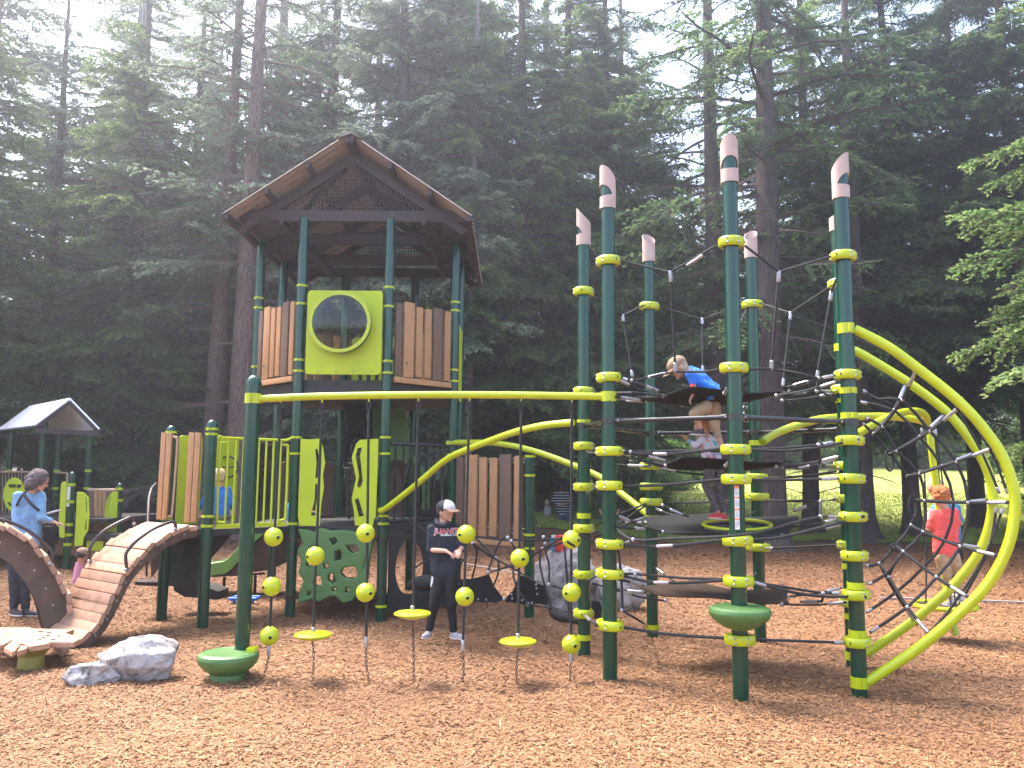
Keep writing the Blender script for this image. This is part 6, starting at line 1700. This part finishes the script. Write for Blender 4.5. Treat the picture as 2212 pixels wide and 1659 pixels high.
# 10. crouching toddler in pink
c = cm(.2657, 0, .2657, 993.7)
pk, P, ax = person('toddler in a pink top and beige hat crouching behind the arched plank bridge', 10.9,
    dict(head=c(672, 775), neck=c(660, 825), shL=c(632, 850, -.02), shR=c(685, 850, .05), elL=c(618, 920), wrL=c(640, 960, .1), haL=c(660, 970, .12), elR=c(700, 910, .1), wrR=c(715, 950, .15), haR=c(725, 965, .15),
         pel=c(635, 985), hipL=c(630, 990), hipR=c(660, 990, .05), knL=c(690, 980, -.05), knR=c(710, 980, .1), anL=c(640, 1075), anR=c(665, 1075, .08)),
    (.8, .4, -.4), hr=.080, k=.60, shirt='pink_cloth', sleeve=1.8, pants='dark_jeans', leg=1.9, shoe='grey_shoe', hair='hair_brown', vox=.009, facefeat=False)
cap(pk, P['head'], ax, .084, 'tan_cap_cloth')
# 11. dark figure on the ladder, 13. child in light blue
person('person in black climbing the dark ladder under the upper deck', 11.45,
    dict(head=(764, 852), neck=(765, 866), shL=(748, 876), shR=(784, 876), elL=(742, 858), wrL=(768, 842, .05), haL=(775, 836, .06), elR=(796, 868, .1), wrR=(792, 850, .2), haR=(790, 842, .2),
         pel=(770, 925), hipL=(760, 932), hipR=(780, 930), knL=(748, 955, -.05), knR=(783, 940, .15), anL=(746, 1000), anR=(756, 990, .15)),
    (.2, 1, .1), hr=.095, k=.92, shirt='black_cloth', sleeve=1.85, pants='black_cloth', leg=1.9, shoe='dark_shoe', hair='hair_black', vox=.012, facefeat=False)
person('child in a light blue top crouching behind the left lime hand panel', 11.3,
    dict(head=(640, 1078), neck=(638, 1087), shL=(624, 1092), shR=(650, 1092), elL=(619, 1105), wrL=(640, 1108), haL=(650, 1108), elR=(664, 1104), wrR=(684, 1107), haR=(694, 1107),
         pel=(630, 1118), hipL=(628, 1120), hipR=(642, 1120), knL=(660, 1112), knR=(665, 1114, .1), anL=(660, 1124), anR=(668, 1124, .1)),
    (1, .2, -.2), hr=.080, k=.62, shirt='cyan_plastic', sleeve=1.3, pants='grey_cloth', leg=1.9, hair='hair_brown', vox=.010, facefeat=False)
# ================= TREES =================
def spray(L, seed, leafL, leafW, step, dead=.25, droop=.28, fan=.36, hang=.35):
    """one conifer bough along +x: returns leaf quads (N,4,3), tones, wood paths"""
    r = np.random.default_rng(seed); Q = []; T = []; wood = []
    ph = r.uniform(0, 6)
    def axis(t): return np.array([L*t, .06*L*math.sin(3*t+ph)*t, -droop*L*t*t+.10*L*t**4+.02*L*math.sin(7*t+ph)])
    wood.append(([axis(t) for t in np.linspace(0, 1, 9)], .018*L**.8+.004))
    nt = int(L/step)
    for i in range(nt):
        t = .10+.90*(i+r.random())/nt
        for s in (-1, 1):
            if r.random() < .12: continue
            l = fan*L*(1-t)**.55*r.uniform(.55, 1.15)*min(1, .35+t*2.2)+.10
            a = s*(R(38)+R(26)*r.random()); dz = r.normal(-.10, .16)
            d = np.array([math.cos(a), math.sin(a), dz]); p0 = axis(t); n = max(3, int(l/(leafL*.42)))
            if l > .35: wood.append(([p0, p0+d*l*.5+np.array([0, 0, -.02]), p0+d*l+np.array([0, 0, -hang*l*.5])], .006))
            isdead = (t < .45 and r.random() < dead*2.2) or r.random() < dead*.15
            for k in range(n):
                q = (k+.6)/n; p = p0+d*l*q+np.array([0, 0, -hang*l*.5*q*q]); m = (2, 3)[r.random() < .5] if not isdead else 1
                for h in range(m):
                    aa = a+(r.choice([-1, 1])*R(r.uniform(20, 65)) if h < 2 else r.uniform(-.4, .4)); ll = leafL*r.uniform(.6, 1.25)*(1-.35*q)
                    zz = r.normal(-.12 if h < 2 else -.75*hang*2, .30)
                    e = np.array([math.cos(aa), math.sin(aa), zz]); e /= np.linalg.norm(e)
                    up = np.array([r.normal(0, .55), r.normal(0, .55), 1.]); w_ = np.cross(e, up); w_ /= np.linalg.norm(w_); w_ *= leafW*r.uniform(.7, 1.2)*(.35 if isdead else 1)
                    Q.append([p, p+e*ll*.45+w_, p+e*ll, p+e*ll*.45-w_])
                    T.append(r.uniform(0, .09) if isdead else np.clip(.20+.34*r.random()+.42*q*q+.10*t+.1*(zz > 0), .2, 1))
    return np.array(Q), np.array(T), wood
def tri_tube(path, r0, r1=.3):
    """3-sided tube quads"""
    P = np.array(path); n = len(P); out = []
    d = P[-1]-P[0]; d = d/np.linalg.norm(d); a = np.array([0, 0, 1.]); u = np.cross(d, a); u /= max(1e-6, np.linalg.norm(u)); v = np.cross(d, u)
    rg = []
    for i in range(n):
        rr = r0*(1-(1-r1)*i/(n-1)); rg.append([P[i]+rr*(u*math.cos(k*2.0944)+v*math.sin(k*2.0944)) for k in range(3)])
    for i in range(n-1):
        for k in range(3): out.append([rg[i][k], rg[i][(k+1) % 3], rg[i+1][(k+1) % 3], rg[i+1][k]])
    return out
def templates(n, seed, leafL, leafW, step, **kw):
    out = []
    for i in range(n):
        Q, T, Wd = spray(1.0*kw.get('L', 3.2), seed+i, leafL, leafW, step, **{k: v for k, v in kw.items() if k != 'L'})
        W = np.array([q for p, r_ in Wd for q in tri_tube(p, r_)])
        out.append((Q, T, W))
    return out
def make_tree(seed, H, z0, Lmax, rad, tm, per=5, dz=.55, top=None, needle='needle', bark='bark', asc=.15, gap=0., prof=.9, bare=0, Lref=3.2, minz_scale=.7, ztop=1.0):
    """crown mesh + trunk mesh around the origin"""
    r = np.random.default_rng(seed); Qs = []; Ts = []; Ws = []
    z = z0; bx, by = r.uniform(0, 6, 2)
    def tc(z): return np.array([.12*math.sin(z*.13+bx), .12*math.sin(z*.11+by), z])
    while z < H*ztop:
        f = (z-z0)/(H-z0)
        l = Lmax*(1-f)**prof*(minz_scale+(1-minz_scale)*min(1, f*5))
        if z > 16: dzz = dz*1.5
        else: dzz = dz
        for k in range(per):
            if r.random() < gap: continue
            Q, T, W = tm[r.integers(len(tm))]; s = l*r.uniform(.65, 1.15)/Lref; s = max(s, .12)
            yaw = r.uniform(0, 2*PI); pit = r.normal(asc*(f*2-.6), .12); rol = r.normal(0, .25)
            cy_, sy_ = math.cos(yaw), math.sin(yaw); cp, sp = math.cos(pit), math.sin(pit); cr_, sr_ = math.cos(rol), math.sin(rol)
            Rz = np.array([[cy_, -sy_, 0], [sy_, cy_, 0], [0, 0, 1]]); Ry = np.array([[cp, 0, -sp], [0, 1, 0], [sp, 0, cp]]); Rx = np.array([[1, 0, 0], [0, cr_, -sr_], [0, sr_, cr_]])
            M = (Rz@Ry@Rx)*s; o = tc(z+r.uniform(-.3, .3))
            Qs.append(Q@M.T+o); Ts.append(np.clip(T+(r.normal(0, .06) if True else 0), .0, 1)*np.where(T < .1, 1, 1)); Ws.append(W@M.T+o)
        z += dzz*r.uniform(.7, 1.3)
    # bare dead limbs on the lower trunk
    for k in range(bare):
        zz = r.uniform(1.6, z0+3); yaw = r.uniform(0, 2*PI); l = r.uniform(.8, Lmax*.75); d = np.array([math.cos(yaw), math.sin(yaw), r.normal(-.05, .15)]); o = tc(zz)
        pth = [o+d*l*t+np.array([.1*math.sin(5*t+k), .1*math.cos(4*t+k), -.18*l*t*t]) for t in np.linspace(0, 1, 6)]; Ws.append(np.array(tri_tube(pth, .028)))
        for j in range(int(l*5)):
            t = r.uniform(.2, 1); p = o+d*l*t+np.array([0, 0, -.18*l*t*t]); a = yaw+r.choice([-1, 1])*r.uniform(.4, 1.1); e = np.array([math.cos(a), math.sin(a), r.normal(-.25, .3)])*r.uniform(.2, .7)
            Ws.append(np.array(tri_tube([p, p+e*.5+np.array([0, 0, .02]), p+e], .007)))
    Q = np.concatenate(Qs); T = np.concatenate(Ts); W = np.concatenate(Ws)
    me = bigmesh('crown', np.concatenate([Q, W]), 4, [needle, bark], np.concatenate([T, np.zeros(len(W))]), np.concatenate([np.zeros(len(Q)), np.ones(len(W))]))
    b = MB(); pts = []; rs_ = []
    for zz in np.concatenate([[-.4, 0, .15, .4, .9, 1.8], np.arange(3.2, H, 1.6), [H]]):
        pts.append(Vector(tc(zz))); rs_.append(max(.02, rad*(1-.86*max(0, zz)/H))*(1+.75*math.exp(-max(0, zz)/.30)))
    b.tube(pts, rs_, 18)
    for i, v in enumerate(b.v):
        c = Vector(tc(v.z)); dd = v-c; a = math.atan2(dd.y, dd.x); fl = math.exp(-max(0, v.z)/.35)
        dd.z = 0; v += dd*(.05*math.sin(a*5+seed)+.28*fl*max(0, math.sin(a*4+seed)))
    tr = b.mesh('trunk', bark, 60)
    return me, tr
print('templates')
TN = templates(6, 10, .135, .030, .092, dead=.30, hang=.75, droop=.34)
TS = templates(4, 40, .125, .026, .14, dead=.30, hang=.6, droop=.26, fan=.26, L=3.2)
TF = templates(4, 70, .25, .055, .24, dead=.18, hang=.5, droop=.30)
print('trees')
MT = {}
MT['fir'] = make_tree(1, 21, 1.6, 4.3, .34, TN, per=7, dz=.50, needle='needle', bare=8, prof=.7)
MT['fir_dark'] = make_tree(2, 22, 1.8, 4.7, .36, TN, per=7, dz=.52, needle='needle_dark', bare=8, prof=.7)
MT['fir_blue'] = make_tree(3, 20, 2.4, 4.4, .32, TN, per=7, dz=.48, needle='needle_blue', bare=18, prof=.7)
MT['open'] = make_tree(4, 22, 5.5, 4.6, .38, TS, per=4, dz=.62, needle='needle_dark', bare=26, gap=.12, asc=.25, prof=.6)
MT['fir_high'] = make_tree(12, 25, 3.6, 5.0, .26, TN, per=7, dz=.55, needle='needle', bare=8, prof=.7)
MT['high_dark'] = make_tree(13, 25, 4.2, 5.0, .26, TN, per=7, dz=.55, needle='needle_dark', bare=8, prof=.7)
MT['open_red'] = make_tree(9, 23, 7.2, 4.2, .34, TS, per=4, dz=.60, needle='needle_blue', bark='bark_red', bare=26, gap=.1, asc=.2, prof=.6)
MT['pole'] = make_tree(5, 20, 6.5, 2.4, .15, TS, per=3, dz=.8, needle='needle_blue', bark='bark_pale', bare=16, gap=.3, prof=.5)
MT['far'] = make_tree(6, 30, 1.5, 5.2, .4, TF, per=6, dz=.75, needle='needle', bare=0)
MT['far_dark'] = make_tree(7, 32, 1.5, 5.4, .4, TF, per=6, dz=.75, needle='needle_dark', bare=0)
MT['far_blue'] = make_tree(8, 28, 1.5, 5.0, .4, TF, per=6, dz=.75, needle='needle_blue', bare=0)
for q in MT: print(q, len(MT[q][0].polygons))
def tree(kind, x, y, label, s=1., rot=0., grp='tall conifers around the playground', sink=.0):
    c_me, t_me = MT[kind]; loc = (x, y, g1(x, y)-.05-sink)
    t = thing('pine_tree' if kind == 'pole' else 'fir_tree', loc, label, 'tree', grp)
    t.rotation_euler = (0, 0, rot); t.scale = (s, s, s)
    for nm, me in (('trunk', t_me), ('crown', c_me)):
        o = bpy.data.objects.new(nm, me); sc.collection.objects.link(o); o.parent = t
    return t
def tx_(px_, Y): return at(px_, 1000, Y).x
NEAR = [
 ('open_red', 462, 22.5, .85, .4, 'reddish bare trunk, left one of the pair behind the tower roof'),
 ('open_red', 520, 21.5, .95, 2.2, 'thicker reddish bare trunk, right one of the pair behind the tower roof'),
 ('open', 1560, 23.5, .95, 3.6, 'slimmer dark trunk left of the thickest trunk behind the rope climber'),
 ('open', 1662, 20.0, 1.0, 1.1, 'thickest dark trunk, standing behind the rope climber on the lawn edge'),
 ('open', 1862, 23.0, .85, 5.1, 'slender dark trunk behind the right front climber post'),
 ('pole', 1015, 23.5, 1.0, .3, 'thin pale grey trunk rising right of the tower roof'),
 ('fir_blue', 75, 25.5, .84, .9, 'grey green fir rising behind the small white roof'),
 ('fir', 262, 23.5, .84, 3.0, 'yellow green fir between the white roof and the plank bridge'),
 ('fir', -95, 22.0, .82, 1.8, 'yellow green fir cut by the left edge'),
 ('fir_blue', 395, 26.5, .92, 4.1, 'grey green fir above the entrance boards of the tower'),
 ('fir_dark', 690, 25.0, .95, 2.7, 'dark fir directly behind the tower window'),
 ('fir_blue', 845, 23.0, 1.0, .2, 'grey green fir behind the right roof slope of the tower'),
 ('fir', 1225, 26.5, .98, 5.3, 'green fir behind the gap between tower and rope climber'),
 ('fir_blue', 1345, 33.0, 1.1, .7, 'grey green fir between the back left climber posts'),
 ('fir_high', 1320, 26.5, .92, .5, 'green fir with hanging boughs left of the front climber post'),
 ('fir_high', 1752, 25.5, .95, 4.5, 'green fir with hanging boughs right of the thickest trunk'),
 ('high_dark', 1955, 25.0, .95, 1.5, 'dark fir with hanging boughs over the lawn behind the arches'),
 ('fir_high', 940, 24.5, .9, 3.1, 'green fir with hanging boughs above the slatted panel'),
 ('fir', 1130, 25.0, .95, 1.3, 'bright green fir left of the rope climber'),
 ('fir_dark', 985, 28.0, 1.05, 5.0, 'dark fir behind the thin pale trunk'),
 ('high_dark', 2100, 27.0, .95, .8, 'dark fir above the net arches'),
 ('high_dark', 2225, 24.0, 1.0, 2.9, 'dark fir at the right edge behind the arches'),
 ('fir_dark', 1290, 56.0, 1.0, 3.9, 'dark fir beyond the lawn behind the left climber posts'),
 ('fir', 1450, 62.0, 1.0, 2.0, 'green fir seen between the climber posts, beyond the lawn'),
]
for kind, px_, Y, s, rot, lab in NEAR: tree(kind, tx_(px_, Y), Y, lab, s, rot)
tree('fir', 10.1, 12.0, 'near fir whose boughs hang in from the top right corner', .85, 3.3)
for i, (x, y, kd) in enumerate(((-14, 14.5, 'far'), (-15.5, 19.5, 'far_blue'), (-19, 10, 'far_dark'), (-20, 17, 'far'), (16, 16, 'far_dark'), (17.5, 21, 'far'), (20, 12, 'far_dark'), (20, 26, 'far'))):
    tree(kd, x, y, ('fir', 'fir')[0]+' '+('beyond the left edge of the playground' if x < 0 else 'beyond the right edge of the playground'), .8, i*1.1, 'side trees')
rr_ = random.Random(11); k = 0
KL = {'far': 'green fir in the woods', 'far_dark': 'dark fir in the woods', 'far_blue': 'grey green fir in the woods'}
for row, (Y0, step_, xr) in enumerate(((33, 3.9, 30), (42, 4.6, 36), (61, 5.0, 48), (70, 6.6, 56))):
    x = -xr*.95
    while x < xr*.95:
        kind = ('far', 'far_dark', 'far_blue')[rr_.randrange(3)]
        if x > 3 and rr_.random() < .4: kind = 'far_dark'
        Y = Y0+rr_.uniform(-2.5, 2.5)
        skip = (1.5 < x/Y*30 < 20 and Y < 60)     # the lawn stays open
        gap = rr_.random() < (.22 if row > 1 else .06)
        if not skip and not gap:
            side_ = 'left of the tower' if x/Y < -.33 else 'behind the tower' if x/Y < -.02 else 'behind the rope climber' if x/Y < .45 else 'behind the net arches'
            rowl = ('first row', 'second row', 'third row', 'last row')[row]
            tree(kind, x, Y, KL[kind]+' '+side_+', '+rowl, rr_.uniform(.85, 1.12)*(1.3 if row == 3 and x > 0 else .72 if row == 2 and x > 0 else 1), rr_.uniform(0, 6.2), grp='woods '+side_+', '+rowl)
        x += step_*rr_.uniform(.75, 1.25)
# ---- shrubs: leafy understorey ----
def leaf_clump(seed, n, rx, ry, rz, ls, spread=1.):
    r = np.random.default_rng(seed)
    cl = r.normal(0, 1, (26, 3)); cl /= np.linalg.norm(cl, axis=1)[:, None]; cl *= r.uniform(.35, .9, (26, 1)); cl[:, 2] = np.abs(cl[:, 2])
    k = r.integers(26, size=n); p = cl[k]+r.normal(0, .17, (n, 3)); p *= np.array([rx, ry, rz]); p[:, 2] = np.abs(p[:, 2])
    e = r.normal(0, 1, (n, 3)); e[:, 2] -= .3; e /= np.linalg.norm(e, axis=1)[:, None]; u = r.normal(0, .6, (n, 3)); u[:, 2] += 1; w_ = np.cross(e, u); w_ /= np.linalg.norm(w_, axis=1)[:, None]
    l = ls*r.uniform(.5, 1.2, (n, 1)); w_ *= l*.42
    Q = np.stack([p, p+e*l*.5+w_, p+e*l, p+e*l*.5-w_], 1)
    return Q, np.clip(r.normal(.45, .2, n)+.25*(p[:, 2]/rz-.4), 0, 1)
SM = []
for s_, nd in ((1, 'leaf'), (2, 'leaf'), (3, 'needle')):
    Q, T = leaf_clump(s_, 9000, 1.5, 1.2, 1.5, .10); Wd = []
    r = np.random.default_rng(s_)
    for _ in range(14):
        a = r.uniform(0, 6.3); e = np.array([math.cos(a)*.9, math.sin(a)*.8, 1.1]); Wd += tri_tube([np.array([0, 0, -.1]), e*.5+np.array([0, 0, .1]), e], .02)
    Wd = np.array(Wd)
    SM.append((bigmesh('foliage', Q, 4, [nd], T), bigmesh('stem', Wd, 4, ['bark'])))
def shrub(k, x, y, s, label, rot, grp='shrubs at the edge of the woods'):
    t = thing('shrub', (x, y, g1(x, y)), label, 'shrub', grp); t.scale = (s*1.2, s, s); t.rotation_euler = (0, 0, rot)
    for nm, me in (('stem', SM[k][1]), ('foliage', SM[k][0])):
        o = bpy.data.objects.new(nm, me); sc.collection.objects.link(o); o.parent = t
for i, (px_, Y, s, k) in enumerate(((1400, 40, 1.2, 2), (1455, 46, 1.6, 0), (1530, 52, 1.9, 1), (1600, 58, 2.0, 2), (1680, 60, 2.2, 0), (1750, 61, 2.1, 1), (1820, 62, 2.3, 0), (1890, 62, 2.1, 1), (1955, 61, 2.3, 0), (2020, 60, 2.1, 2), (2085, 60, 2.2, 1), (2150, 59, 2.0, 2), (2215, 58, 2.1, 0))):
    shrub(k, tx_(px_, Y), Y, s, ('light green' if k < 2 else 'dark green')+' shrub at the far edge of the lawn, number '[:0]+('light green' if k < 2 else 'dark green')*0+' shrub along the far edge of the lawn', i*1.3, 'shrubs along the far edge of the lawn')
for i, (px_, Y, s, k, lab) in enumerate(((150, 27, .8, 0, 'light green shrub behind the small white roof'), (600, 26, .9, 1, 'leafy shrub behind the lime railing'), (1100, 27, .9, 2, 'dark shrub behind the slatted panel'), (1040, 31, 1.2, 0, 'light green shrub deep in the wood right of the tower'), (900, 30, 1.1, 2, 'dark shrub behind the black looped railing'), (1390, 28, .8, 1, 'leafy shrub behind the back left climber post'))):
    shrub(k, tx_(px_, Y), Y, s, lab, i*.7)
# ---- fallen limbs on the dirt bank ----
b = MB()
for pts, r0 in (([(262, 1066), (300, 1058), (330, 1054), (372, 1060)], .09), ([(270, 1096), (285, 1075), (310, 1064), (345, 1070)], .07), ([(255, 1108), (268, 1088), (276, 1070)], .06), ([(300, 1058), (318, 1075), (340, 1082)], .05)):
    P3 = []
    for x, y in pts:
        p = at(x, y, 21.0); P3.append(p)
    b.tube(P3, [r0, r0*.8, r0*.6], 8, True, 3)
b.build('fallen_branch', 'bark', loc=(tx_(300, 21), 21, 0), label='tangle of dark fallen limbs on the bank left of the entrance boards', cat='branch')

# ================= HAZE =================
hm = bpy.data.materials.new('haze'); hm.use_nodes = True
n = hm.node_tree.nodes; n.remove(n['Principled BSDF'])
pv = n.new('ShaderNodeVolumePrincipled'); pv.inputs['Color'].default_value = (.86, .88, 1, 1); pv.inputs['Density'].default_value = .0038; pv.inputs['Anisotropy'].default_value = .72
hm.node_tree.links.new(pv.outputs[0], n['Material Output'].inputs['Volume'])
b = MB(); b.box(-95, 95, -12, 145, -3, 42); me = b.mesh('haze', 'rock'); me.materials.clear(); me.materials.append(hm)
link('haze', me, kind='stuff', label='thin pale haze hanging between the trees')
